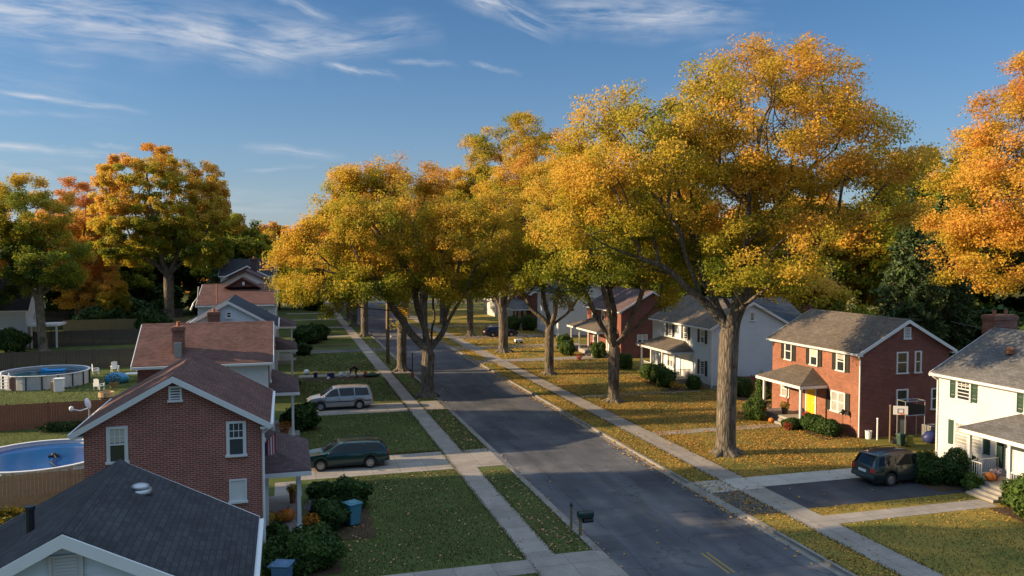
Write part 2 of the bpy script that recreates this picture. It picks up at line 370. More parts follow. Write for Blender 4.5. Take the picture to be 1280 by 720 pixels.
# right lots
sheet('concrete_strip', [(KR+.17,21.85,35.1,37.05),(21.856,23.394,35.1,37.05),(23.4,30.6,35.35,37.05)], .026, M_NEWCONC)
sheet('asphalt_driveway', [(23.4,33.9,31.75,35.346)], .014, M_DRIVE)
sheet('old_apron', [(KR+.17,21.85,31.6,35.097)], .012, M_APRON)
sheet('front_walk', [(23.4,32.3,29.55,30.65),(23.4,33.4,47.3,48.35),(23.4,34.5,61.4,62.2),(KR+.17,21.85,83.6,86),(23.4,36.3,83.4,86.0),(KR+.17,21.85,96.0,99.5),(23.4,37,96.3,98.6),(23.4,36,107.6,111.2),(23.4,36,126,128)], .012, M_WALK)
sheet('flower_bed', [(1.6,8.3,76.2,78.1),(2,8,103.5,105),(-.2,1.9,30,33.4),(1.1,3.6,33.5,39.9)], .02, M_SOIL)
sheet('mulch_bed', [(33.2,35.4,43.2,46.2),(31.2,35.3,61.9,62.9),(31.8,33.8,63,70),(31.4,33.4,32.2,33.8),(32.4,35.3,50.2,53),(35.3,37,52.6,60),(31.5,33.3,26,29.4)], .02, M_SOIL)
# side street far away
sheet('cross_road', [(KR+.2,140,186,194),(-120,KL-.2,186,194)], .03, M_ROAD)
b = MB(); b.box(15.96,16.06,26.3,28.4,-.1088,-.1068); b.box(16.20,16.30,26.3,28.4,-.1088,-.1068)
struct('yellow_marking', b, M_YEL)
M_YELF = P('road_yellow_worn', (.115,.095,.065), .85, var=.5, scale=7)
b = MB()
for y in (31.5,33.4,47,): b.box(16.02,16.11,y,y+1.5,-.1088,-.1068)
struct('worn_marking', b, M_YELF)
b = MB()   # tar seams on the road
for x,y,l,dx in ((13.5,31,3.2,2.4),(15.5,37,4.2,3.8),(14.2,55,3.5,2.0),(17,70,2.5,2.0)):
    pts = [(x+dx*t+.12*math.sin(9*t), y+.25*l*t*t, -.1085) for t in [i/9 for i in range(10)]]
    for p,q in zip(pts, pts[1:]): b.add([(p[0],p[1]-.025,p[2]),(q[0],q[1]-.025,q[2]),(q[0],q[1]+.025,q[2]),(p[0],p[1]+.025,p[2])], [(0,1,2,3)])
for x0,y0,n_,sx,sy in ((19.2,22,26,-.02,1.15),(12.9,24,24,.03,1.2),(16.2,30,30,-.01,1.3)):
    rr = random.Random(int(x0*10)); x = x0; pts = []
    for k in range(n_): x += rr.uniform(-.09,.09)+sx; pts.append((x, y0+sy*k, -.1085))
    for p,q in zip(pts, pts[1:]):
        if rr.random() < .8: b.add([(p[0]-.02,p[1],p[2]),(p[0]+.02,p[1],p[2]),(q[0]+.02,q[1],q[2]),(q[0]-.02,q[1],q[2])], [(0,1,2,3)])
struct('tar_seams', b, M_DRIVE, recalc=False)
M_PATCH = asphalt('patch_asphalt', (.062,.066,.076), (.075,.075,.08))
b = MB()
for pl in ([(12.3,49),(14.6,49.2),(14.5,52.1),(12.3,52)],[(17.6,38.2),(19.8,38.0),(19.8,39.5),(17.7,39.6)],[(14.9,66),(16.4,66.1),(16.3,70.2),(14.9,70)],[(12.3,29.5),(13.4,29.6),(13.3,31.4),(12.3,31.4)]):
    b.add([(x,y,-.1078) for x,y in pl], [(0,1,2,3)])
struct('road_patch', b, M_PATCH, recalc=False)

# ------------------------------------------------------------------ trees
def np_mesh(name, verts, quads, tint, mat, smooth=False):
    me = bpy.data.meshes.new(name); nv, nf = len(verts), len(quads); k = quads.shape[1]
    me.vertices.add(nv); me.vertices.foreach_set('co', verts.astype(np.float32).ravel())
    me.loops.add(nf*k); me.loops.foreach_set('vertex_index', quads.astype(np.int32).ravel())
    me.polygons.add(nf); me.polygons.foreach_set('loop_start', np.arange(0, nf*k, k, dtype=np.int32)); me.polygons.foreach_set('loop_total', np.full(nf, k, dtype=np.int32))
    me.update(calc_edges=True)
    if tint is not None:
        a = me.attributes.new('tint', 'FLOAT', 'POINT'); a.data.foreach_set('value', np.clip(tint, 0, 1).astype(np.float32))
    me.materials.append(mat); return me

def leaf_cards(rng, c, L, W, tint, up=.35, out=None, fold=.18, droop=0):
    """four-cornered leaves (tip, side, base, side) with a slight fold"""
    n = len(c); nr = rng.normal(size=(n,3)); nr /= np.linalg.norm(nr, axis=1)[:,None]
    nr[:,2] = nr[:,2] + up
    if out is not None: nr += out*.7
    nr /= np.linalg.norm(nr, axis=1)[:,None]
    t = rng.normal(size=(n,3)); t[:,2] -= droop; t -= nr*(t*nr).sum(1)[:,None]; t /= np.linalg.norm(t, axis=1)[:,None]
    b = np.cross(nr, t); s = rng.uniform(.5, 1.5, n)[:,None]
    L = L*s; W = W*s
    v = np.stack([c + t*L*.5, c + b*W*.5 + nr*W*fold, c - t*L*.5, c - b*W*.5 + nr*W*fold], 1).reshape(-1,3)
    q = np.arange(n*4).reshape(n,4)
    return v, q, np.repeat(tint, 4)

def grow(seed, lines, ells, n, r0, bf=.45, tip=.021, wave=4.6, carve=-.45):
    rng = np.random.default_rng(seed)
    pos = []; par = []; anchor = []; pl = []
    def addn(p, k, ok):
        pos.append(np.array(p, float)); par.append(k); anchor.append(ok)
        pl.append(0 if k < 0 else pl[k] + np.linalg.norm(pos[-1]-pos[k])); return len(pos)-1
    first = True
    for ln in lines:
        if first:
            prev = -1
            for i in range(len(ln)-1):
                a, b_ = np.array(ln[i], float), np.array(ln[i+1], float); m = max(1, int(np.linalg.norm(b_-a)/.9))
                for j in range(m): prev = addn(a+(b_-a)*j/m, prev, False)
            prev = addn(ln[-1], prev, True); first = False
        else:
            P0 = np.array(pos); prev = int(np.argmin(np.linalg.norm(P0-np.array(ln[0]), axis=1))); a = pos[prev]
            for q in ln[1:]:
                q = np.array(q, float); m = max(1, int(np.linalg.norm(q-a)/.9)); a0 = a
                for j in range(1, m+1):
                    p = a0+(q-a0)*j/m + (rng.normal(size=3)*.10 if j < m else 0); prev = addn(p, prev, True)
                a = q
    ph = rng.uniform(0, 6.28, 6); kf = 6.28/wave
    E_ = np.array(ells, float); vol = E_[:,3]*E_[:,4]*E_[:,5]; pts = []; rho = []
    while len(pts) < n:
        k = rng.choice(len(E_), p=vol/vol.sum()); u = rng.normal(size=3); u /= np.linalg.norm(u); r = rng.random()**(1/3)
        p = E_[k,:3] + E_[k,3:]*u*r
        rr = np.min(np.linalg.norm((p-E_[:,:3])/E_[:,3:], axis=1))
        if rng.random() > .22+.78*rr: continue
        fl = math.sin(kf*p[0]+ph[0])+math.sin(kf*p[1]+ph[1])+math.sin(kf*1.25*p[2]+ph[2])+.8*math.sin(kf*.8*(p[0]+p[1]-p[2])+ph[3])
        if fl < carve and rng.random() > .07: continue
        if rr > .82 and math.sin(p[0]*.9+ph[4])+math.sin(p[2]*1.1+ph[5])+math.sin(p[1]*.9+ph[3]) < -.8: continue
        pts.append(p); rho.append(rr)
    pts = np.array(pts); rho = np.array(rho)
    nb = len(pos); best = np.full(n, 1e9); bp = np.zeros(n, int)
    def relax(k):
        d = np.linalg.norm(pts-pos[k], axis=1); c = d + bf*pl[k] + np.where(pts[:,2] < pos[k][2]-.6, d*.5, 0)
        m = c < best; best[m] = c[m]; bp[m] = k
    for k in range(nb):
        if anchor[k]: relax(k)
    alive = np.ones(n, bool); idx_of = np.zeros(n, int)
    for _ in range(n):
        j = int(np.argmin(np.where(alive, best - bf*0, 1e9))); alive[j] = False
        k = int(bp[j]); p = pts[j]; d = np.linalg.norm(p-pos[k])
        if d > 1.6:
            m = int(d/1.1)
            a = pos[k].copy()
            for q in range(1, m):
                f = q/m; mid = a+(p-a)*f + rng.normal(size=3)*.09; mid[2] += .10*d*f*(1-f)
                k = addn(mid, k, True); relax(k)
        i = addn(p, k, True); idx_of[j] = i; relax(i)
    N_ = len(pos); ch = [[] for _ in range(N_)]
    for i in range(N_):
        if par[i] >= 0: ch[par[i]].append(i)
    r = np.zeros(N_)
    for i in range(N_-1, -1, -1):
        r[i] = tip if not ch[i] else max(tip, sum(r[c]**2.25 for c in ch[i])**(1/2.25))
    ln0 = len(lines[0]); r *= 1.0
    k = r0/r[0]; r = np.where(r > .05, r*(1+(k-1)*np.clip((r-.05)/(r[0]-.05), 0, 1)**.45), r)
    mb = MB(); stack = [0]; base = pos[0]
    starts = [(0, None)]
    while starts:
        s, p0 = starts.pop(); chain = [] if p0 is None else [p0]; i = s
        while True:
            chain.append(i)
            if not ch[i]: break
            c = max(ch[i], key=lambda q: r[q])
            for q in ch[i]:
                if q != c: starts.append((q, i))
            i = c
        P_ = [pos[q] for q in chain]; R_ = [r[q] for q in chain]
        if p0 is not None: R_[0] = min(R_[0], R_[1]*1.15)
        if len(P_) > 2:
            Q = [P_[0]]; S = [R_[0]]
            for a, b_, ra, rb in zip(P_, P_[1:], R_, R_[1:]):
                Q += [a*.72+b_*.28, a*.28+b_*.72]; S += [ra*.72+rb*.28, ra*.28+rb*.72]
            P_, R_ = Q+[P_[-1]], S+[R_[-1]]
        if p0 is None:
            for q in range(len(P_)):
                h = P_[q][2]-base[2]; R_[q] *= 1 + .55*math.exp(-h/.22)
        if p0 is None:
            for q in range(7):
                a = q*.9+rng.uniform(-.25,.25); L_ = r0*rng.uniform(1.7,2.5)
                mb.tube([base+np.array([math.cos(a)*r0*.45,math.sin(a)*r0*.45,r0*1.0]), base+np.array([math.cos(a)*r0*.95,math.sin(a)*r0*.95,r0*.36]), base+np.array([math.cos(a)*L_,math.sin(a)*L_,-.06])], [r0*.42,r0*.36,r0*.16], 7, cap=False)
        mx = max(R_); mb.tube(P_, R_, 12 if mx > .2 else 6 if mx > .07 else 4 if mx > .03 else 3, cap=False)
    tips = np.array([not ch[idx_of[j]] for j in range(n)])
    return mb, pts, rho, tips, rng

def tree(name, label, cat, loc, lines, ells, n, K, r0, seed, leaf=(.30,.22), tint=(.2,.55,.25), group=None, mat=None, spread=(.62,.42), shell=.5, lit=None, bare=0., bf=.45, patch=.10, carve=-.1):
    far = group == BGN
    K = K*(1.9 if far else 3.6); leaf = tuple(q*(.72 if far else .44) for q in leaf); spread = tuple(q*(.90 if far else .66) for q in spread); shell = shell + (.04 if far else .08)
    mb, pts, rho, tips, rng = grow(seed, lines, ells, n, r0, bf, wave=3.7 if not far else 5.5, carve=carve)
    root = empty(name, loc, label, cat, group, world=False)
    mb.build('trunk', M_BARK, root, smooth=True, recalc=False)
    keep = (rho > shell) | (tips & (rho > shell*.7))
    if bare: keep &= rng.random(n) > bare
    c0 = pts[keep]; rr = rho[keep]
    cen = np.array([np.average(np.array(ells)[:,i], weights=np.prod(np.array(ells)[:,3:], axis=1)) for i in range(3)])
    zmin = min(e[2]-e[5] for e in ells); zmax = max(e[2]+e[5] for e in ells)
    cnt = (K*rng.uniform(.5, 1.4, len(c0))).astype(int); idx = np.repeat(np.arange(len(c0)), cnt)
    off = np.clip(rng.normal(size=(len(idx),3)), -1.7, 1.7) * np.array([spread[0], spread[0], spread[1]])
    c = c0[idx] + off; out = c - cen; out /= np.linalg.norm(out, axis=1)[:,None]
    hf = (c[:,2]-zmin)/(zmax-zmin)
    ph = rng.uniform(0, 6.28, 6)
    big = np.sin(c0[:,0]*.45+ph[0])+np.sin(c0[:,1]*.5+ph[1])+np.sin(c0[:,2]*.6+ph[2])
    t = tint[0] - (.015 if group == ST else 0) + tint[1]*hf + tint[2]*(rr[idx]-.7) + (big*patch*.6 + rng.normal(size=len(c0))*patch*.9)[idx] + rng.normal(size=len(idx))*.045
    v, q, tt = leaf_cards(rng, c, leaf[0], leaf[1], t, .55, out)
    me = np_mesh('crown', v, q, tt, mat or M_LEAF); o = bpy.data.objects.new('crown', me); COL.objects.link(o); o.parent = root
    return root

CA, SA = math.cos(math.atan(.285)), math.sin(math.atan(.285))
def V(a, z, b=0): return (a*CA + b*SA, -a*SA + b*CA, z)        # a: across the view, b: away from it
def EL(a, z, ra, rz, b=0, rb=None):
    x, y, _ = V(a, z, b); return (x, y, z, ra, rb or ra, rz)

ST = 'mature street trees in autumn leaf'
BGN = 'background trees behind the houses'
# giant tree of the right row
tree('street_tree', 'largest golden street tree, thick grey trunk left of the yellow door house', 'tree', (25.16,41.9,0),
  [[V(0,0),V(.02,3),V(.1,6.2),V(.15,7.4)],
   [V(.15,7.2),V(-1.6,9.3),V(-4.2,11.3,-.8),V(-7.2,12.3,-1.2),V(-9.3,13.6,-1)],
   [V(.1,7.0),V(-.7,9.5,1),V(-1.7,13,1.8),V(-3.2,17,1.2),V(-4.5,20,.6)],
   [V(.15,7.4),V(.6,10.5,-.5),V(.9,14.5,-.8),V(1.6,18,-.3),V(2.4,21.5,0)],
   [V(.15,7.4),V(1.5,10.2,.8),V(2.6,13.8,1.5),V(4.6,16.5,1),V(6.6,18.3,.4)],
   [V(1.5,10.2,.8),V(4,12.2,-.5),V(7,13.6,-1),V(9.4,14,-1.2)],
   [V(-1.6,9.3),V(-3.5,13.6,-1.8),V(-5.8,16.5,-2)],
   [V(.3,8.2),V(1.6,10,-2.5),V(2.8,11.6,-5)], [V(.2,8.2),V(-.6,10.5,3),V(-.4,13,6)]],
  [EL(-5.4,17.3,4.7,4.9,0,5.5),EL(2.0,19.6,5.6,5.0,0,6),EL(6.7,16.8,4.2,4.6,0,5),EL(-7.4,13.4,3.2,3.0,0,4.5),EL(1.6,11.8,3.7,3.0,-2.5,3.6),EL(-1,15,6,5,3,5),EL(-3.6,11.6,2.8,1.6,3,2.4)],
  1250, 64, .57, 11, leaf=(.30,.23), tint=(.30,.32,.16), group=ST, shell=.5)
# second of the right row
tree('street_tree', 'pale limbed street tree of the right lawns, second nearest, before the dark brick house', 'tree', (25.31,59.1,0),
  [[V(0,0),V(0,2.5),V(0,4.3)], [V(0,4.2),V(-1.2,6.5),V(-2.6,9.5,.5),V(-4.2,13,1)], [V(0,4.3),V(.2,7,1),V(-.3,10,1.6),V(0,14,1)],
   [V(0,4.1),V(1.2,6.5,-.5),V(2.2,9.5,-1),V(3.6,13,-.8)], [V(0,3.9),V(2,6,.6),V(4,8.2,1),V(6,10,.8)], [V(0,4.4),V(-.6,7.5,-1.5),V(-1.5,11,-2.5)]],
  [EL(-2.5,14.6,6.0,6.3,0,6.5),EL(3,13.8,5.2,5.2,0,6),EL(-4.5,10.6,3.6,3,0,4.5),EL(4.2,10,3,2.4,0,3)],
  780, 58, .44, 12, leaf=(.33,.25), tint=(.16,.46,.18), group=ST)
# third of the right row
tree('street_tree', 'street tree with a wide V of limbs, third nearest on the right lawns', 'tree', (24.9,74.1,0),
  [[V(0,0),V(0,2.5),V(0,4.5)], [V(0,4.4),V(-2,6.8),V(-3.4,9.5,.6),V(-4,13,1)], [V(0,4.5),V(-.6,8,1),V(-1,12,1)], [V(0,4.5),V(.9,8,-.8),V(1.5,12,-1)], [V(0,4.3),V(2.3,6.6,.5),V(4.2,9.5,.6),V(5,12,.5)]],
  [EL(-1.5,15,6.0,6.2,0,6.5),EL(3.5,13.5,4.5,4.5,0,5),EL(-4,11.5,4.2,3.6,0,5)], 640, 56, .44, 13, leaf=(.36,.28), tint=(.12,.5,.18), group=ST)
# fourth of the right row, the tallest behind
tree('street_tree', 'street tree whose tall crown tops the middle, trunk beside the navy car', 'tree', (25.2,92.3,0),
  [[V(0,0),V(0,3),V(-.1,5)], [V(-.1,4.8),V(-1.5,8),V(-2.2,12,.5),V(-3.2,18,1)], [V(-.1,5),V(.6,9,1),V(.6,14,1),V(.8,20,.5)], [V(-.1,4.8),V(1.8,8,-.6),V(3.6,12,-1),V(5,16,-1)], [V(-.1,5),V(-.3,10,-2),V(-1,15,-3)]],
  [EL(1.2,21,7.2,7.4,0,7.5),EL(-4,16.5,5.5,6,0,6),EL(6,16.5,4.5,5,0,5),EL(0,12,6,4,0,6)], 900, 56, .58, 14, leaf=(.42,.33), tint=(.26,.26,.16), group=ST)
tree('street_tree', 'slender street tree on the right, fifth nearest of its row, beyond the parked blue car', 'tree', (25.4,111,0),
  [[V(0,0),V(0,3),V(0,5)], [V(0,5),V(-1.5,8.5),V(-3,13)], [V(0,5),V(1.5,8.5),V(2.6,13)]], [EL(0,14,6.5,7,0,6.5),EL(-3,11,4,4,0,4)], 420, 52, .46, 15, leaf=(.48,.38), tint=(.15,.45,.2), group=ST)
# left row
tree('street_tree', 'broad low-forking golden tree on the left verge, nearest of its row beside the road', 'tree', (11.35,65.6,0),
  [[V(0,0),V(0,2.2),V(.15,3.9)], [V(.1,3.7),V(-1.6,5.6,-.4),V(-3,8,-.6),V(-5.4,9.6,-.4),V(-8.2,10.4,0),V(-10.5,11,0)], [V(.1,3.9),V(-.9,7.5,.5),V(-1.6,10.5,.8),V(-4,13.5,.6),V(-6,16.5,0)],
   [V(.1,3.9),V(-.1,7,-.8),V(.2,10,-1.2),V(-.8,13.5,-1),V(-2,17,-.4)], [V(.1,3.6),V(1.4,5.5,.4),V(2.0,8.2,.6),V(2.8,12,.6),V(3.2,16,.2)], [V(1.4,5.5,.4),V(2.8,8.0,-.8),V(4.2,11,-1)],
   [V(.1,3.8),V(.5,6.5,1.8),V(0,10,3.4),V(-1,13,4)], [V(-3,8,-.6),V(-4.4,10.6,-2.6),V(-5.6,12.5,-4)]],
  [EL(-2.6,14.3,6.4,5.6,0,4.8),EL(-8.4,10.6,4.6,3.9,0,4.4),EL(3.2,12.5,4.8,5.0,-.3,4.4),EL(-4.4,9.2,3.6,2.2,-2.6,2.4),EL(-6,14.6,4.2,4.4,.5,4)],
  1050, 60, .54, 21, leaf=(.33,.25), tint=(.20,.42,.16), group=ST, shell=.48)
tree('street_tree', 'left verge tree with shaggy leaf tufts on its trunk, just beyond the bare utility pole', 'tree', (11.3,80.3,0),
  [[V(0,0),V(0,3),V(.1,5.5)], [V(.1,5.4),V(-1.2,8),V(-2.4,12)], [V(.1,5.5),V(1.2,9,.5),V(2,13,.5)], [V(0,5),V(-.9,6.8),V(-1.2,9)]], [EL(-.5,13.5,5.8,6.2,.8,4.2),EL(-4.2,11.2,4,4,.8,3.6),EL(0,5.2,.75,1.3,0,.75)], 480, 54, .48, 22, leaf=(.38,.3), tint=(.4,.3,.12), group=ST)
tree('street_tree', 'left verge tree with one reddish orange low tuft, third nearest of its row', 'tree', (10.95,115.4,0),
  [[V(0,0),V(0,3.5),V(0,6)], [V(0,6),V(-2,9),V(-4,13)], [V(0,6),V(2,9.5),V(3,14)]], [EL(-1,14.5,7.2,6.8,0,6.8),EL(-6,12,5,4.5,0,5),EL(-.2,6.8,1.8,2.3,-1,1.3)], 480, 52, .52, 23, leaf=(.5,.4), tint=(.48,.22,.12), group=ST)
LS = tree('street_tree', 'dark trunked street tree far along the left verge, fourth of its row', 'tree', (10.8,131,0),
  [[V(0,0),V(0,3.5),V(0,6.5)], [V(0,6.5),V(-2,10),V(-3,14)], [V(0,6.5),V(2,10),V(3,14)]], [EL(0,14,6.5,6.5,0,6.5),EL(-4,12.5,5,4.5,0,5)], 380, 50, .5, 24, leaf=(.55,.44), tint=(.38,.35,.15), group=ST)
dup(LS, (10.9,144,0), 2.1, 'dark trunked street tree far along the left verge, fifth of its row')
dup(LS, (10.8,163,0), 4.0, 'dark trunked street tree far along the left verge, beyond the fifth', sc=1.05)
dup(LS, (10.9,181,0), 1.0, 'last street tree of the left verge before the cross road')
dup(LS, (25.3,131,0), 3.3, 'street tree far along the right lawns, sixth of its row')
dup(LS, (25.4,152,0), 5.1, 'street tree far along the right lawns, seventh of its row', sc=1.1)
dup(LS, (25.2,175,0), .6, 'last street tree of the right lawns before the cross road', sc=1.1)
# right edge
tree('maple_tree', 'bright orange and yellow tree cut by the right edge, behind the near white house', 'tree', (57.2,47.2,0),
  [[V(0,0),V(0,4),V(-.2,7)], [V(-.2,6.8),V(-3,9),V(-6,11.5,-1)], [V(-.2,7),V(-1.6,11),V(-3.6,16,-.5)], [V(-.2,7),V(.5,12),V(.6,18)], [V(-.2,6.8),V(3,9.5),V(6,12)], [V(-.2,7),V(-2.2,9.4,-2),V(-4.6,12.6,-3)]],
  [EL(0,18,6.6,7.2,0,6.5),EL(-4.6,14.2,4.2,4.2,-1,5),EL(-4.8,10.8,3.9,3.2,-1,4),EL(4.5,13,5,5,0,5),EL(-3.4,18.4,3.2,3.4,0,3)], 900, 62, .55, 31, leaf=(.32,.25), tint=(.42,.28,.15), group='trees in the right back yards').scale = (1.19,1.19,1.10)
# left yards
tree('shade_tree', 'big round ochre tree standing alone behind the left back yards', 'tree', (-16.9,131,0),
  [[V(0,0),V(0,5),V(0,8.5)], [V(0,8),V(-3,11),V(-6,15),V(-7.5,20)], [V(0,8.5),V(-1.5,13),V(-2.5,19),V(-3,24)], [V(0,8.5),V(1.8,12.5),V(2.4,18),V(3,24)], [V(0,8.2),V(4,12),V(7,17)], [V(-3,11),V(-6.5,12.5),V(-9.5,14)]],
  [EL(-.8,20,10.2,7.9,0,9.5),EL(-5.5,15,6.2,5.5,0,7),EL(5.5,15.5,6,6,0,7)], 950, 58, .72, 41, leaf=(.55,.44), tint=(.2,.45,.2), group='trees of the left back yards', bf=.35)
tree('yard_tree', 'dark green leaning tree at the left edge above the round pool', 'tree', (-27.9,107.4,0),
  [[V(0,0),V(-.3,4),V(-.4,6.5)], [V(-.4,6.3),V(-3,9),V(-5,13)], [V(-.4,6.5),V(0,11),V(-1.5,16)], [V(-.4,6),V(2,8.5),V(4,11)]],
  [EL(-1.5,16.6,4.8,4.4,0,5),EL(1.4,11.2,4.2,4,0,5),EL(-5,10.5,5,4.8,0,5)], 620, 54, .5, 42, leaf=(.45,.34), tint=(.08,.42,.15), group='trees of the left back yards')
tree('yard_tree', 'thin peach orange tree with bare top twigs, left of the big round tree', 'tree', (-31.5,140,0),
  [[V(0,0),V(0,5),V(0,10)], [V(0,9),V(-1.5,15),V(-2,22)], [V(0,10),V(1.5,16),V(2,22)], [V(0,6),V(3,10),V(5,14)]],
  [EL(-.5,12.5,7.5,8.5,0,6),EL(.5,18.5,4,5.5,0,4),EL(3,6,5,3.6,-2,4)], 560, 50, .42, 43, leaf=(.5,.4), tint=(.62,.2,.1), group='trees of the left back yards', bare=.12)

# background trees: a few kinds, copied
BG = 'background trees behind the houses'
def bgkind(name, label, ells, n, K, seed, tint, leaf, mat=None, loc=(0,0,0), h=5):
    return tree(name, label, 'tree', loc, [[(0,0,0),(0,0,h*.6),(0,0,h)],[(0,0,h),(-1.5,.5,h+4),(-2,1,h+8)],[(0,0,h),(1.5,-.5,h+4),(2,0,h+8)]], ells, n, K, .4, seed, leaf=leaf, tint=tint, group=BG, mat=mat)
kG = bgkind('green_tree', 'dull green tree at the right end of the back hedge beside the big round tree', [(0,0,12,6,6,7),(3,1,9,4,4,5),(-3,-1,10,4.5,4.5,5)], 420, 50, 51, (.02,.28,.1), (.6,.48), loc=(-8.6,160,0))
kO = bgkind('orange_tree', 'rusty orange tree beyond the end of the left house row', [(0,0,13,6,6,7.5),(-3,1,10,4,4,5)], 400, 50, 52, (.50,.22,.1), (.6,.48), loc=(-3,232,0))
kY = bgkind('yellow_tree', 'yellow tree behind the white house with the dark blue roof', [(0,0,12,5.5,5.5,7),(2,-2,8.5,4,4,4)], 400, 50, 53, (.26,.28,.1), (.55,.44), loc=(66,104,0))

def conifer(name, label, loc, h, r, seed, n=11000, group=BG):
    rng = np.random.default_rng(seed); root = empty(name, loc, label, 'tree', group, world=False)
    mb = MB(); mb.tube([(0,0,0),(0,0,h*.5),(.1,0,h)], [.32,.2,.02], 8)
    cs = []; out = []; z = 1.6
    while z < h-.3:
        rad = r*(1-(z/h)**1.3)*rng.uniform(.75,1.1)+.2; m = rng.integers(5,8)
        for a in rng.uniform(0,6.28) + np.arange(m)*6.28/m:
            L = rad*rng.uniform(.7,1.1); mb.tube([(0,0,z),(L*.5*math.cos(a),L*.5*math.sin(a),z+.1),(L*math.cos(a),L*math.sin(a),z-.35*L*.5)], [.06,.04,.012], 3, cap=False)
            k = int(n*L/(h*r*.5*6.5/.62)/1.0)+6; s = rng.random(k)**.7
            w = .28*L*(1-s*.6)
            cs.append(np.stack([L*s*math.cos(a)+rng.normal(size=k)*w*.55, L*s*math.sin(a)+rng.normal(size=k)*w*.55, z+.1-.2*L*s*s-np.abs(rng.normal(size=k))*.32], 1))
            out.append(np.tile([math.cos(a),math.sin(a),-.2],(k,1)))
        z += rng.uniform(.42,.62)
    mb.build('trunk', M_BARK, root, smooth=True, recalc=False)
    c = np.concatenate(cs); o_ = np.concatenate(out); t = .35+.25*rng.normal(size=len(c))+.15*np.sin(c[:,2]*2)
    v, q, tt = leaf_cards(rng, c, .55, .16, t, .4, o_, droop=.5)
    o = bpy.data.objects.new('crown', np_mesh('crown', v, q, tt, M_NEEDLE)); COL.objects.link(o); o.parent = root
    return root
kC = conifer('hemlock_tree', 'tall dark evergreen behind the brick house roof, the left one of the pair', (61,67,0), 18.5, 4.6, 61)
dup(kC, (67,69,0), 2, 'tall dark evergreen behind the brick house roof, the right one of the pair', sc=(1,1,1.05))
dup(kC, (71,58,0), 4, 'dark evergreen half hidden by the orange tree at the right edge', sc=(1,1,.85))
dup(kC, (57,74,0), 1, 'small dark evergreen beside the pale flat roof', sc=.62)
dup(kC, (-11,152,0), 1, 'dark evergreen between the big round tree and the plum roof', sc=.8)
tree('oak_tree', 'brownish green loose tree rising behind the pair of dark evergreens', 'tree', (80,84,0),
  [[(0,0,0),(0,0,6),(0,0,11)],[(0,0,10),(-2,1,15),(-4,2,21)],[(0,0,11),(2,-1,16),(3,-1,22)],[(0,0,9),(-3,2,12),(-6,4,15)]], [(-1,1,20,5.5,5.5,5.5),(-4,3,15,5,5,4),(3,-2,16,5,5,5)], 420, 46, .5, 62, leaf=(.5,.4), tint=(.2,.25,.1), group=BG, bare=.15)
tree('understory_tree', 'low yellow green bushy tree behind the brick house ridge', 'tree', (51.5,70.5,0),
  [[(0,0,0),(0,0,1.5),(0,0,2.5)],[(0,0,2.5),(-1.5,.5,4),(-2,1,6)],[(0,0,2.5),(1.5,0,4),(2,0,6)]], [(0,0,6,4.2,4.2,3.4),(3,-2,5,3,3,3)], 300, 50, .25, 63, leaf=(.4,.32), tint=(.18,.35,.1), group=BG)
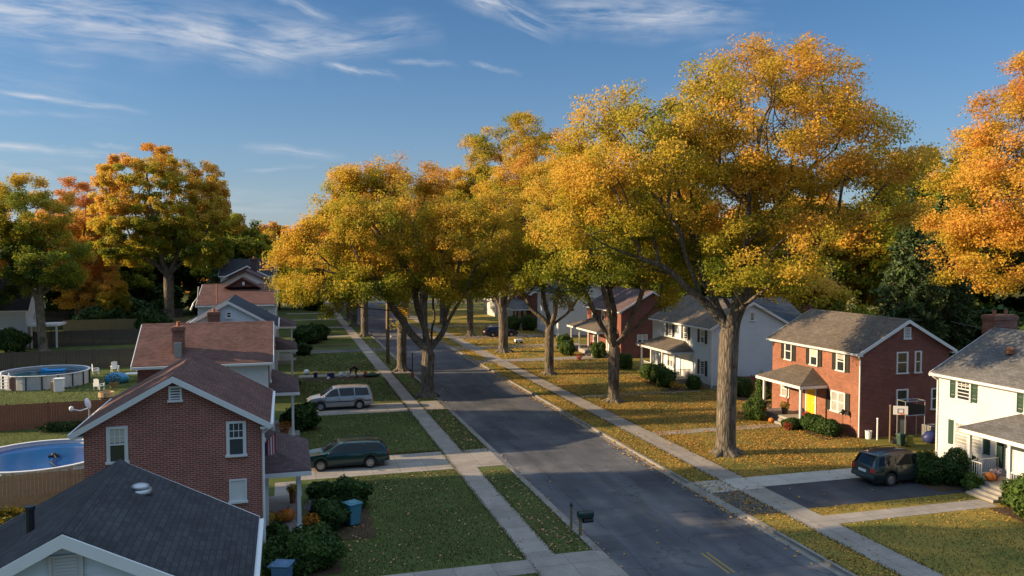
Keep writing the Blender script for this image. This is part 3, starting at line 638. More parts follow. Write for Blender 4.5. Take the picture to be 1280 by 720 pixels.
for k, loc, rz, sc, lab in (
  (kY,(74,90,0),1,.95,'yellow tree glimpsed under the right boughs of the largest street tree'),
  (kY,(58,92,0),2,.9,'yellow tree behind the roof of the brick house with the yellow door'),
  (kG,(47,84,0),3,.75,'green tree behind the gap between the two white and brick roofs'),
  (kG,(52,103,0),1,1,'green tree behind the dark brick house with the broad porch'),
  (kO,(45,128,0),4,1,'orange tree behind the bluish white house'),
  (kY,(42,150,0),2,1.05,'yellow tree far back on the right beyond the bluish white house'),
  (kG,(88,72,0),5,1.1,'green tree behind the orange tree at the right edge'),
  (kO,(92,92,0),2,1.2,'orange tree far back at the right edge'),
  (kG,(66,128,0),2,1.25,'broad green tree far behind the right house row'),
  (kY,(84,115,0),3,1.2,'yellow tree far behind the pair of evergreens'),
  (kO,(62,160,0),.5,1.2,'orange tree farthest behind the right house row'),
  (kG,(-20,168,0),3,1.1,'green tree behind the big round tree on its right'),
  (kY,(-36,156,0),1,1.0,'yellow tree filling the gap left of the peach orange tree'),
  (kG,(-28,160,0),2,.75,'small green tree behind the tan board fence'),
  (kO,(-42,128,0),5,.9,'orange tree behind the dark leaning tree at the left edge'),
  (kG,(-40,112,0),4,.9,'green tree at the left edge behind the pale porch house'),
  (kY,(-25,134,0),2,.42,'small yellow tree at the end of the board fences'),
  (kG,(2.5,176,0),1,.85,'dark green tree overhanging the far left front yards'),
  (kG,(-13,186,0),5,1.15,'green tree over the charcoal roof at the end of the left row'),
  (kO,(8,214,0),1,.9,'orange tree across the end of the street'),
  (kG,(20,222,0),2,1,'green tree closing the far end of the street'),
  (kY,(32,208,0),3,1,'yellow tree at the far right corner of the cross road'),
  (kG,(-48,142,0),2,1.05,'tall green tree at the far left edge'),
  (kO,(-33,150,0),2,.95,'orange tree filling in behind the peach orange tree'),
  (kG,(-22,178,0),1,.9,'green tree behind the long dark fence'),
  (kY,(-29,172,0),4,.8,'low yellow tree behind the long dark fence'),
  (kG,(-37,176,0),5,1.0,'green tree behind the yellow one at the long dark fence'),
  (kG,(-46,170,0),2,1.0,'green tree at the left end of the long dark fence'),
  (kG,(-54,158,0),3,1.1,'green tree at the far left behind the pale porch house'),
  (kO,(-13,205,0),2,.9,'orange tree glimpsed beyond the dark evergreen on the left'),
  (kG,(-6,190,0),4,.85,'green tree directly over the last left roof'),
  (kY,(-20,215,0),1,1.0,'yellow tree farthest behind the big round tree'),
  (kG,(-20.5,30.5,0),4,(1.0,1.0,1.25),'unseen green tree added outside the left edge to cast shade, second nearest the camera'),  # unseen tree, added to throw shade over the near lots and road
  (kG,(72,50,0),1,.8,'green tree low behind the near white house roof'),
  (kY,(80,62,0),2,.85,'yellow tree low behind the near white house chimney'),
  (kG,(88,56,0),3,1.0,'green tree at the right edge behind the low yellow one'),
  (kG,(76,78,0),4,1.0,'green tree right behind the pair of evergreens'),
  (kG,(97,75,0),5,1.15,'green tree far back at the right edge'),
  (kO,(104,88,0),1,1.1,'orange tree farthest back at the right edge'),
  (kG,(100,62,0),2,1.1,'dull green tree behind the right edge orange tree'),
  (kG,(-62,150,0),1,1.1,'green tree outside the far left corner of the yards'),
  (kO,(-58,175,0),2,1.1,'orange tree deep in the far left corner'),
  (kG,(-19.5,20,0),2,(1,1,1.2),'unseen green tree added outside the left edge to cast shade, nearest the camera'),  # from here on: unseen trees, added and stretched to shape the shadows
  (kY,(-24,43.6,0),4,(.66,.66,1.25),'unseen yellow tree added for shade outside the left edge beside the blue pool yard'),
  (kG,(-31,63,0),1,(.62,.62,1.25),'unseen green tree added for shade outside the left edge between the pools'),
  (kY,(-38,84.5,0),3,(.7,.7,1.2),'unseen yellow tree added for shade outside the left edge behind the round pool')):
    dup(k, loc, rz, lab, sc=sc)

# far woods: one mass nobody could count
def woods():
    rng = np.random.default_rng(5); cs = []; ts = []
    for i in range(460):
        a = rng.uniform(-.75, 1.25); d = rng.uniform(225, 430); x, y = d*math.sin(a), d*math.cos(a)
        if -6 < x < 40 and y < 240: continue
        h = rng.uniform(11, 19); w = rng.uniform(4, 7); k = 130; u = rng.normal(size=(k,3)); u /= np.linalg.norm(u, axis=1)[:,None]; u *= rng.uniform(.6,1.05,(k,1))
        cs.append(np.array([x,y,h*.52]) + u*np.array([w,w,h*.52])); ts.append(np.clip(rng.choice([.08,.15,.3,.55,.8], p=[.3,.25,.2,.13,.12]) + rng.normal(size=k)*.08, 0, 1))
    c = np.concatenate(cs); t = np.concatenate(ts)
    v, q, tt = leaf_cards(rng, c, 2.2, 1.7, t, .3)
    o = bpy.data.objects.new('far_woods', np_mesh('far_woods', v, q, tt, M_LEAF)); COL.objects.link(o); tag(o, 'distant autumn woods along the horizon', 'woods', kind='stuff')
woods()

# ------------------------------------------------------------------ shrubs
def shrub(name, label, loc, r, seed, n=2600, mat=None, group='clipped shrubs and bushes', leaf=(.13,.09), tint=.45, lump=.22, cone=False, cat='shrub'):
    rng = np.random.default_rng(seed); root = empty(name, loc, label, cat, group, world=False)
    st = MB()
    for k in range(5):
        a = k*1.256+rng.uniform(0,.5); st.tube([(0,0,-.02),(r[0]*.4*math.cos(a),r[1]*.4*math.sin(a),r[2]*.9),(r[0]*.6*math.cos(a),r[1]*.6*math.sin(a),r[2]*1.4)], [.035,.025,.01], 5)
    st.build('stem', M_BARK, root, recalc=False)
    u = rng.normal(size=(n,3)); u /= np.linalg.norm(u, axis=1)[:,None]
    ph = rng.uniform(0,6.28,9)
    f = 1 + lump*(np.sin(u[:,0]*4+ph[0])*np.sin(u[:,1]*4+ph[1]) + .6*np.sin(u[:,2]*6+ph[2]+u[:,0]*3)) + .05*rng.normal(size=n)
    rad = f*rng.uniform(.6,1.02,n)**.5
    c = u*rad[:,None]*np.array(r); c[:,2] += r[2]*.92
    if cone:
        s = np.clip(1.15-.55*c[:,2]/(2*r[2]), .3, 1.2); c[:,0] *= s; c[:,1] *= s
    c = c[c[:,2] > .03]; u2 = c - np.array([0,0,r[2]*.8]); u2 /= np.linalg.norm(u2, axis=1)[:,None]
    t = tint + .16*rng.normal(size=len(c)) + .1*np.sin(c[:,0]*5+ph[3])
    v, q, tt = leaf_cards(rng, c, leaf[0], leaf[1], t, .15, u2*1.6)
    o = bpy.data.objects.new('foliage', np_mesh('foliage', v, q, tt, mat or M_SHRUB)); COL.objects.link(o); o.parent = root
    return root
sA = shrub('shrub', 'largest rounded green shrub, in front of the brick house porch steps', (.95,30.9,0), (1.12,1.05,.80), 1, 8500, leaf=(.11,.08), tint=.62)
shrub('shrub', 'low dark shrub squeezed against the brick wall left of the porch steps', (-.42,32.7,0), (.5,.6,.62), 2, 2600)
shrub('shrub', 'dark shrub under the white eave at the lower corner, left of the largest shrub', (-.45,30.9,0), (.75,.8,.65), 3, 3200)
sB = shrub('shrub', 'rounded dark shrub between the gold pot and the teal bin', (1.72,35.2,0), (.82,.8,.68), 4, 5000)
dup(sB, (2.75,37.6,0), 1.2, 'dark shrub standing right behind the teal bin', sc=(1.1,1.1,1.15))
dup(sB, (1.55,39.3,0), 2.2, 'small dark shrub beside the far porch corner, close to the green wagon', sc=.72)
dup(sB, (1.0,55.6,0), 3.1, 'large dark shrub at the nose of the silver van', sc=(1.45,1.35,1.35))
dup(sB, (.55,72.5,0), .4, 'small dark shrub at the corner of the second porch', sc=.8)
dup(sB, (2.0,96,0), 1.4, 'dark shrub beside the third porch on the left', sc=1.1)
dup(sB, (2.9,108,0), 2.6, 'big dark clump in the front yard beyond the grey driveway', sc=(2.0,2.6,1.9))
dup(sB, (4.2,112,0), 5, 'dark clump touching the big one beyond the grey driveway', sc=(2.0,1.8,1.7))
dup(sB, (5.6,169,0), 5.6, 'dark shrub far up the left front yards', sc=2.4)
dup(sB, (-18.6,127,0), .4, 'green bush at the foot of the big round tree', sc=(2.7,2.7,2.7))
sC = shrub('shrub', 'bright green round shrub at the left end of the yellow-door porch', (32.3,49.9,0), (.75,.75,.8), 6, 4200, tint=.75)
dup(sB, (-26,151,0), 1, 'dark bush at the middle of the long dark fence', sc=(5,3,3.4))
dup(sB, (-34,151,0), 2, 'dark bush at the left part of the long dark fence', sc=(4.5,3,3))
dup(sB, (-21,134,0), 2, 'dark bush behind the olive tan fence', sc=(3.5,3,2.6))
dup(sB, (-26.5,133,0), 3, 'broad dark bush behind the olive tan fence, further left', sc=(4.5,3,3))
for x_, y_, lb in ((-42,166,'dark thicket at the left end behind the long dark fence'),(-33,168,'dark thicket behind the middle of the long dark fence'),(-23,163,'dark thicket behind the right end of the long dark fence'),(-13.5,166,'dark thicket under the dark evergreen on the left'),(-5,172,'dark thicket behind the end of the left house row'),(-52,170,'dark thicket at the far left corner'),
                  (84,77,'dark thicket behind the orange tree at the right edge'),(95,84,'dark thicket behind the pair of evergreens, far back'),(92,70,'dark thicket behind the near white house chimney'),(102,78,'dark thicket far back at the right edge'),(74,66,'dark thicket at the foot of the pair of evergreens'),(66,55,'dark thicket between the brick house and the near white house, far back')):
    dup(sB, (x_,y_,0), x_, lb, sc=(6.5,5.5,4.6), group='dark thickets behind the yards')
dup(sB, (-31.5,108.5,0), 1, 'dark bush before the pale porch house at the left edge', sc=(2,2,2.2))
dup(sC, (33.0,68.8,0), 1, 'green shrub at the far end of the white house porch', sc=.95)
dup(sC, (32.9,66.4,0), 2, 'green shrub below the middle of the white house porch', sc=1.1)
dup(sC, (32.6,64.4,0), 3, 'green shrub below the near corner of the white house porch', sc=1.05)
dup(sC, (34.3,62.5,0), 4, 'green shrub by the front corner of the white house, next to its window', sc=.8)
dup(sC, (33.6,75.6,0), 5, 'square green shrub on the lawn past the white house', sc=1.0)
dup(sC, (34.2,84.2,0), .5, 'green shrub by the porch of the dark brick house, right of a paler one', sc=1.15)
dup(sC, (31.6,87.4,0), 1.5, 'green shrub before the porch steps of the dark brick house', sc=1.1)
dup(sC, (33.0,92.2,0), 2.5, 'green shrub at the far end of the dark brick house porch', sc=1.2)
dup(sC, (33.8,118,0), 2.5, 'green shrub before the far white porch, left one', sc=1.4)
dup(sC, (36.0,117,0), 3.5, 'green shrub before the far white porch, right one', sc=1.5)
dup(sC, (36.6,58.4,0), 4.5, 'dark green shrub on the passage beside the white house, behind the giant trunk', sc=1.0)
shrub('juniper', 'slim cone of bright green juniper left of the brick house', (36.6,55.6,0), (.62,.62,1.2), 7, 3600, tint=.7, cone=True)
sD = shrub('hedge_shrub', 'clipped dark hedge block under the brick house window, nearest its corner', (34.2,44.4,0), (.85,1.0,.55), 8, 3800, tint=.4, lump=.08)
dup(sD, (34.15,45.9,0), 3, 'clipped dark hedge block under the brick house window, beside the porch post')
dup(sD, (33.0,46.6,0), 1.5, 'small dark shrub at the foot of the porch steps of the brick house', sc=.7)
sE = shrub('hedge_shrub', 'dense green hedge block in front of the near white house, left of the porch steps', (33.3,33.0,0), (1.0,.75,.95), 9, 5600, tint=.5, lump=.1)
dup(sE, (31.9,33.6,0), 2, 'dense green hedge block touching the hood of the dark green SUV', sc=(.85,.85,.9))
shrub('shrub', 'small reddish green shrub at the near white house porch steps', (33.0,31.75,0), (.42,.42,.5), 10, 1500, tint=.95)
dup(sC, (33.0,29.1,0), 2, 'bright green shrub right of the near white house porch steps', sc=.85)
dup(sC, (32.3,27.5,0), 4, 'large green shrub cut by the right edge before the near white house', sc=1.25)
M_FLAME = leafmat('flame_leaf', [(0,(.03,.06,.012)),(.5,(.20,.16,.02)),(1,(.35,.2,.02))], .35)
shrub('weed_patch', 'unkempt green and orange plants beside the tan board fence', (-11.2,36.2,0), (2.2,1.8,.75), 11, 4200, mat=M_FLAME, tint=.3, leaf=(.2,.12), group='yard plants', cat='plants')
shrub('weed_patch', 'dark green plants at the foot of the red board fence', (-14.2,59.4,0), (1.5,.45,.35), 12, 1500, group='yard plants', cat='plants')

# ------------------------------------------------------------------ houses
def face_fn(face, plane):
    return {'-y': lambda a,d,z: (a, plane-d, z), '+y': lambda a,d,z: (a, plane+d, z), '-x': lambda a,d,z: (plane-d, a, z), '+x': lambda a,d,z: (plane+d, a, z)}[face]

def siding_rows(mb, fn, a0, a1, z0, ze, zr, gable, h=.19):
    z = z0; am = (a0+a1)/2
    def ext(z):
        if z <= ze or not gable: return a0, a1
        k = max(0, (zr-z)/(zr-ze)); return am-(am-a0)*k, am+(a1-am)*k
    top = zr if gable else ze
    while z < top-.02:
        zt = min(z+h, top) if not (z < ze-1e-3 < z+h) else ze
        l0, r0 = ext(z); l1, r1 = ext(zt)
        if r1-l1 < .02: l1 = r1 = (l1+r1)/2
        d0, d1 = .034, .008
        mb.add([fn(l0,d0,z),fn(r0,d0,z),fn(r1,d1,zt),fn(l1,d1,zt),fn(l0,.002,z),fn(r0,.002,z)], [(0,1,2,3),(4,5,1,0)])
        z = zt

def house(name, label, x0, x1, y0, y1, ze, zr, axis, wallm, roofm, siding=False, oh=.32, og=.28, group=None, trimm=None, gutter=True, z0=0, foundation=True):
    root = empty(name, ((x0+x1)/2, (y0+y1)/2, 0), label, 'house', group)
    trimm = trimm or M_WHITE
    if axis == 'y': a0,a1,b0,b1 = x0,x1,y0,y1; f = lambda a,b,z: (a,b,z); fl, fh, sl, sh_ = '-y','+y','-x','+x'
    else: a0,a1,b0,b1 = y0,y1,x0,x1; f = lambda a,b,z: (b,a,z); fl, fh, sl, sh_ = '-x','+x','-y','+y'
    am = (a0+a1)/2; m = (zr-ze)/(am-a0); zt = zr-.16
    w = MB(); w.prism([(a0,-.1),(a1,-.1),(a1,ze-.16),(am,zt),(a0,ze-.16)], f, b0, b1)
    wall = w.build('wall', wallm, root)
    if siding:
        s = MB()
        for fc, pl in ((fl,b0),(fh,b1)): siding_rows(s, face_fn(fc,pl), a0, a1, .35+z0, ze-.16, zt, True)
        for fc, pl in ((sl,a0),(sh_,a1)): siding_rows(s, face_fn(fc,pl), b0, b1, .35+z0, ze-.16, zt, False)
        s.build('siding', wallm, root)
        for fc, pl in ((fl,b0),(fh,b1)):
            g_ = face_fn(fc,pl)
            for u0, u1 in ((a0-.045,a0+.1),(a1-.1,a1+.045)): cb = MB(); cb.fbox(g_, u0, u1, -.05, .046, .3+z0, ze-.1); cb.build('corner_board', trimm, root)
        fd = MB(); fd.prism([(a0-.02,-.1),(a1+.02,-.1),(a1+.02,.35),(a0-.02,.35)], f, b0-.02, b1+.02); fd.build('foundation', M_STEP, root)
    zE = ze-m*oh; t = .13
    r = MB()
    r.prism([(a0-oh,zE),(am,zr),(am,zr-t),(a0-oh,zE-t)], f, b0-og, b1+og)
    r.prism([(a1+oh,zE),(am,zr),(am,zr-t),(a1+oh,zE-t)], f, b0-og, b1+og)
    roof = r.build('roof', roofm, root)
    rc = MB(); rc.prism([(am-.16,zr-.16*m+.012),(am,zr+.03),(am+.16,zr-.16*m+.012),(am,zr-.05)], f, b0-og-.005, b1+og+.005)
    rc.build('ridge_cap', roofm, roof)
    tr = MB()
    for e0, e1 in ((b0-og-.045, b0-og-.003), (b1+og+.003, b1+og+.045)):
        for s_ in (-1, 1):
            ae = am + s_*(am-a0+oh+.02)
            tr.prism([(ae,zE-.012),(am,zr-.012),(am,zr-.24),(ae,zE-.24)], f, e0, e1)
    for s_ in (-1, 1):   # soffit with boxed return
        ai = am + s_*(am-a0+.002); ao = am + s_*(am-a0+oh)
        tr.prism([(min(ai,ao),zE-.22),(max(ai,ao),zE-.22),(max(ai,ao),zE-t-.004),(min(ai,ao),zE-t-.004)], f, b0-og, b1+og)
    tr.build('roof_trim', trimm, root)
    if gutter:
        for s_ in (-1, 1):
            gu = MB()
            ao = am + s_*(am-a0+oh+.003); ax = ao + s_*.11
            gu.prism([(min(ao,ax),zE-.17),(max(ao,ax),zE-.17),(max(ao,ax)+ (.0),zE-.05),(min(ao,ax),zE-.05)], f, b0-og+.02, b1+og-.02)
            gu.build('gutter', trimm, root)
    return root

WR = random.Random(3)
M_BLINDW = P('cream_blind', (.5,.47,.4), .5, var=.15, scale=3)
def window(root, face, plane, c, z0, z1, w, shutter=None, style='dh', pane=None, trimw=.085, n=1, frame_m=None, gap=.0):
    """casing with sill, sashes in it, panes behind; shutters beside it"""
    fn = face_fn(face, plane); fm = frame_m or M_WHITE
    fr = MB(); a0, a1 = c-w/2, c+w/2; T = trimw
    d = .075
    fr.fbox(fn, a0, a0+T, -.02, d, z0, z1); fr.fbox(fn, a1-T, a1, -.02, d, z0, z1)
    fr.fbox(fn, a0+T, a1-T, -.02, d, z1-T, z1); fr.fbox(fn, a0-.04, a1+.04, -.02, d+.05, z0-.05, z0+.03)
    for k in range(1, n): ax = a0+(a1-a0)*k/n; fr.fbox(fn, ax-.05, ax+.05, -.02, d-.004, z0+.03, z1-T)
    o = fr.build('window', fm, root)
    pn = MB(); pn.fbox(fn, a0+T*.8, a1-T*.8, .0, .028 if True else 0, z0+.02, z1-T*.8); pn.build('pane', pane or M_GLASS, o)
    sh = MB(); zm = (z0+z1)/2
    for k in range(n):
        l = a0+(a1-a0)*k/n+(T if k == 0 else .05); r = a0+(a1-a0)*(k+1)/n-(T if k == n-1 else .05)
        if style in ('dh', 'six'):
            sh.fbox(fn, l, r, .02, .06, zm-.03, zm+.03); sh.fbox(fn, l, l+.035, .02, .055, z0+.03, z1-T); sh.fbox(fn, r-.035, r, .02, .055, z0+.03, z1-T)
        if style == 'six':
            for q in (1/3, 2/3): x = l+(r-l)*q; sh.fbox(fn, x-.012, x+.012, .02, .045, zm+.03, z1-T)
            zz = (zm+z1-T)/2; sh.fbox(fn, l+.035, r-.035, .02, .043, zz-.012, zz+.012)
        if style == 'slat':
            q = z0+.06
            while q < z1-T: sh.fbox(fn, l, r, .02, .062, q, q+.05); q += .1
    if pane is None and style in ('dh','six') and WR.random() < .55:
        bl = MB(); q = WR.uniform(.2,.62); bl.fbox(fn, a0+T*.9, a1-T*.9, .029, .036, z1-T*.9-(z1-z0-.1)*q, z1-T*.9); bl.build('blind', WR.choice([M_CURT, M_BLINDW]), o)
    if sh.v: sh.build('sash', fm, o)
    if shutter:
        for s in (-1, 1):
            sb = MB(); c0 = c + s*(w/2+.02+.2)
            sb.fbox(fn, c0-.19, c0-.14, .02, .07, z0-.02, z1+.02); sb.fbox(fn, c0+.14, c0+.19, .02, .07, z0-.02, z1+.02)
            for zz in (z0-.02, zm-.04, z1-.06): sb.fbox(fn, c0-.14, c0+.14, .02, .068, zz, zz+.08)
            q = z0+.07
            while q < z1-.08: sb.fbox(fn, c0-.14, c0+.14, .02, .052, q, q+.035); q += .06
            sb.fbox(fn, c0-.15, c0+.15, .015, .03, z0, z1)
            sb.build('shutter', shutter, root)
    return o

def door(root, face, plane, c, w, z0, z1, m, frame_m=None, glass=False):
    fn = face_fn(face, plane); fr = MB(); T = .1
    fr.fbox(fn, c-w/2-T, c-w/2, -.02, .07, z0, z1+T); fr.fbox(fn, c+w/2, c+w/2+T, -.02, .07, z0, z1+T); fr.fbox(fn, c-w/2, c+w/2, -.02, .07, z1, z1+T)
    fr.build('door_frame', frame_m or M_WHITE, root)
    d = MB(); d.fbox(fn, c-w/2+.004, c+w/2-.004, -.01, .035, z0+.01, z1-.004)
    for zz0, zz1 in ((.12,.85),(1.0,1.85)):
        for s in (-1, 1): d.fbox(fn, c+s*w*.22-w*.15, c+s*w*.22+w*.15, .03, .046, z0+zz0, min(z1-.12, z0+zz1))
    o = d.build('door', m, root)
    h = MB(); h.blob(fn(c-w*.38,.075,z0+1.0), (.035,)*3, 8, 6); h.build('handle', M_CHROME, o)
    return o

def downspout(root, pts, m=None):
    b = MB(); b.tube(pts, .05, 6); b.build('downspout', m or M_WHITE, root)

def chimney(root, x0, x1, y0, y1, z0, z1, m=None, pots=1):
    b = MB(); b.box(x0,x1,y0,y1,z0,z1-.3); o = b.build('chimney', m or M_CHIM, root)
    c = MB(); c.box(x0-.05,x1+.05,y0-.05,y1+.05,z1-.298,z1-.1); c.build('chimney_cap', m or M_CHIM, o)
    c = MB(); c.box(x0+.02,x1-.02,y0+.02,y1-.02,z1-.098,z1-.03)
    for k in range(pots):
        xc = x0+(x1-x0)*(k+.5)/pots; c.lathe([(.11,z1-.03),(.1,z1+.22),(.12,z1+.24)], (xc,(y0+y1)/2,0), 10)
    c.build('chimney_flue', M_POT, o)

def porch(root, x0, x1, y0, y1, zf, ze, zr, side, roofm, posts, floorm=None, steps=None, rails=(), oh=.25):
    """open porch against the house; side = '+x' or '-x' = the way it faces"""
    s = 1 if side == '+x' else -1; xi, xo = (x0, x1) if s > 0 else (x1, x0)
    fl = MB(); fl.box(x0,x1,y0,y1,-.1,zf); fl.build('porch_floor', floorm or M_STEP, root)
    X0 = xi; X1 = xo + s*oh; YA, YB = y0-oh, y1+oh; d = min(abs(X1-X0)*.75, (YB-YA)*.42); dz = (zr-ze)
    v = [(X0,YA,ze),(X1,YA,ze),(X1,YB,ze),(X0,YB,ze),(X0,YA+d,zr),(X0,YB-d,zr)]
    b = MB(); b.add(v + [(p[0],p[1],ze-.03) for p in v[:4]], [(0,1,4),(1,2,5,4),(2,3,5),(0,4,5,3),(0,6,7,1),(1,7,8,2),(2,8,9,3),(0,3,9,6),(6,9,8,7)])
    rf = b.build('porch_roof', roofm, root)
    t = MB(); A, B = sorted((X0,X1)); I = .07
    t.box(A,B,YA,YA+I,ze-.23,ze-.033); t.box(A,B,YB-I,YB,ze-.23,ze-.033); xa, xb = sorted((X1, X1-s*I)); t.box(xa,xb,YA+I,YB-I,ze-.228,ze-.033)
    t.box(A+.02,B-.02,YA+I+.002,YB-I-.002,ze-.10,ze-.034)
    t.build('porch_fascia', M_WHITE, rf)
    for px, py in posts:
        p = MB(); p.box(px-.075,px+.075,py-.075,py+.075,zf,ze-.232); p.box(px-.11,px+.11,py-.11,py+.11,zf,zf+.16); p.box(px-.1,px+.1,py-.1,py+.1,ze-.36,ze-.234)
        p.build('post', M_WHITE, root)
    if steps:
        ax, sx, ya, yb, n = steps   # 'x' steps descend along x from the outer edge, 'y' along -y from y0
        st = MB()
        for k in range(n):
            z = zf*(n-k)/(n+1)
            if ax == 'x': q0, q1 = sorted((xo+s*(.3*k+.002), xo+s*.3*(k+1))); st.box(q0,q1,ya,yb,-.1,z)
            else: st.box(ya,yb,y0-.3*(k+1),y0-.3*k-.002,-.1,z)
        st.build('steps', M_STEP, root)
    for (p, q) in rails:
        P_, Q_ = Vector((*p,zf)), Vector((*q,zf)); r = MB(); n = max(2, int((Q_-P_).length/.13))
        r.tube([P_+Vector((0,0,.85)), Q_+Vector((0,0,.85))], .03, 5); r.tube([P_+Vector((0,0,.12)), Q_+Vector((0,0,.12))], .025, 5)
        for k in range(n+1): c = P_+(Q_-P_)*k/n; r.tube([c+Vector((0,0,.1)), c+Vector((0,0,.86))], .016, 4)
        r.build('railing', M_WHITE, root)

def pipe(root, x, y, z0, z1, r=.06, m=None):
    b = MB(); b.tube([(x,y,z0),(x,y,z1)], r, 8); b.lathe([(r*1.9,z0-.03),(r*1.2,z0+.12)], (x,y,0), 8); b.tube([(x,y,z1-.02),(x,y,z1+.05)], r*1.25, 8); b.build('vent_pipe', m or M_METAL, root)

GL = 'houses of the left row'; GR = 'houses of the right row'
# nearest left: charcoal roof, white lap siding
h1 = house('white_house', 'nearest white sided house with a wide charcoal shingle roof, at the lower left corner', -6.4, -1.0, 15.3, 19.8, 5.78, 7.2, 'y', M_SIDE_B, M_SH_CHAR, siding=True, oh=.34, og=.26, group=GL)
b = MB(); fn = face_fn('-y', 15.3); b.fbox(fn,-3.92,-3.48,.03,.06,6.22,6.72); 
for k in range(8): b.fbox(fn,-3.88,-3.52,.055,.075,6.24+k*.06,6.275+k*.06)
b.fbox(fn,-3.97,-3.92,.03,.085,6.18,6.76); b.fbox(fn,-3.48,-3.43,.03,.085,6.18,6.76); b.fbox(fn,-3.92,-3.48,.03,.085,6.72,6.76); b.build('gable_vent', M_SIDE_G, h1)
pipe(h1, -4.75, 17.1, 6.5, 7.08, .075, M_DARKMET)
b = MB(); b.blob((-3.05,18.6,6.93),(.2,.17,.09),14,8); b.lathe([(.25,-.08),(.23,.02)], (-3.05,18.6,6.87), 12); b.build('roof_vent', M_METAL, h1, smooth=True)
downspout(h1, [(-.62,19.9,5.5),(-.72,19.9,5.2),(-.93,19.86,4.9),(-.93,19.86,.1)])

# brick gable house
h2 = house('brick_house', 'dark red brick house with a white gable trim and brown roof, second on the left', -7.1, -.95, 32, 39, 5.68, 7.42, 'y', M_BRICK_L, M_SH_BROWN, oh=.36, og=.3, group=GL)
window(h2, '-y', 32, -5.98, 4.28, 5.6, .72, style='six'); window(h2, '-y', 32, -1.84, 4.25, 5.56, .72, style='six')
window(h2, '-y', 32, -3.97, 6.46, 7.0, .46, style='slat', trimw=.07)
window(h2, '-y', 32, -1.8, 2.45, 3.32, .64, style='none', pane=M_BLIND, trimw=.05)
window(h2, '-y', 32, -5.9, 1.3, 2.7, .8, style='six'); window(h2, '+x', -.95, 34.4, 4.2, 5.4, .75, style='six'); window(h2, '+x', -.95, 37.4, 4.2, 5.4, .75, style='six')
door(h2, '+x', -.95, 35.2, .95, .52, 2.55, M_DOOR); window(h2, '+x', -.95, 37.2, 1.2, 2.5, 1.2, style='dh', n=2)
porch(h2, -.945, .62, 33.9, 38.9, .5, 3.05, 3.95, '+x', M_SH_PLUM, [(.48,34.05),(.48,38.7),(-.8,34.05)], steps=('y',0,-.55,.25,2), rails=[((.5,34.3),(.5,38.6))], oh=.36)
downspout(h2, [(-.50,31.85,5.45),(-.55,31.85,5.3),(-.86,31.93,5.05),(-.86,31.93,.1)])
b = MB(); b.tube([(-.62,31.72,5.36),(-.62,39.28,5.36)], .02, 4); b.build('gutter_wire', M_METAL, h2)

# brown roof house, ridge across
h3 = house('brick_house', 'low brick house with a broad reddish brown roof facing the camera, third on the left', -8.1, -.95, 49.3, 56.3, 5.75, 7.62, 'x', M_BRICK_F, M_SH_BROWN, oh=.36, og=.25, group=GL)
window(h3, '-y', 49.3, -1.9, 3.9, 5.2, 1.5, style='dh', n=2, pane=M_BLIND); window(h3, '-y', 49.3, -6, 1.2, 2.5, .9)
b = MB(); b.box(-3.2,-.98,49.2,49.285,3.0,5.35); b.build('siding_panel', M_SIDE_W, h3)
chimney(h3, -6.3, -5.68, 49.9, 50.5, 5.5, 7.7); 
b = MB(); b.box(-6.2,-5.78,49.6,49.893,5.4,6.75); b.box(-6.15,-5.82,49.55,49.598,5.4,6.6); b.build('chimney_flashing', M_METAL, h3)
window(h3, '+x', -.95, 51.5, 4.0, 5.2, .8); window(h3, '+x', -.95, 54.5, 4.0, 5.2, .8); door(h3, '+x', -.95, 53.2, .95, .45, 2.5, M_DOOR)
porch(h3, -.945, .55, 51.7, 56.8, .42, 3.3, 4.2, '+x', M_SH_PLUM, [(.42,51.85),(.42,56.65),(-.75,51.85)], steps=('x',1,53,54.4,1), oh=.3)
# white gable
h4 = house('white_house', 'white gable house with a blue black roof and small attic window, fourth on the left', -7.75, -.9, 67.6, 77, 6.15, 8.1, 'y', M_SIDE_B, M_SH_NAVY, siding=True, oh=.34, og=.25, group=GL)
window(h4, '-y', 67.6, -4.3, 6.72, 7.22, .44, style='dh', trimw=.06)
chimney(h4, -5.8, -4.95, 66.6, 67.3, 0, 7.35)
window(h4, '+x', -.9, 70, 4.2, 5.4, .8); door(h4, '+x', -.9, 74, .95, .45, 2.5, M_DOOR)
porch(h4, -.895, .72, 71.8, 76.6, .42, 3.6, 4.35, '+x', M_SH_PLUM, [(.58,71.95),(.58,76.4),(-.7,71.95)], steps=('x',1,73.5,75,1), oh=.3)
b = MB(); b.tube([(-8.2,67.3,5.95),(-7.6,66.9,6.2),(-7.0,66.8,6.55),(-6.6,66.85,6.8)], .05, 6); b.build('bent_gutter', M_WHITE, h4)
# brown roof white walls
h5 = house('white_house', 'white walled house with a rust brown roof and small cross gable, fifth on the left', -8.2, -.9, 84.2, 98, 6.85, 8.55, 'x', M_SIDE_W, M_SH_RUST, siding=True, oh=.34, og=.2, group=GL)
window(h5, '-y', 84.2, -1.75, 5.35, 6.3, .62, style='dh')
b = MB(); b.prism([(-6.0,8.3),(-2.6,8.3),(-4.3,9.25)], lambda a,bb,z: (a,bb,z), 88.9, 92.5); cg = b.build('cross_gable', M_SH_RUST, h5)
b = MB(); b.prism([(-6.2,8.22),(-6.0,8.22),(-4.3,9.2),(-2.6,8.22),(-2.4,8.22),(-4.3,9.36)], lambda a,bb,z: (a,bb,z), 88.7, 92.7); b.build('gable_roof', M_SH_RUST, cg)
b = MB(); b.tube([(-4.15,88.8,8.5),(-4.15,88.8,8.85)], .12, 6); b.build('vent_pipe', M_WHITE, h5)
pipe(h5, -6.5, 84.8, 6.9, 8.8, .06, M_POT)
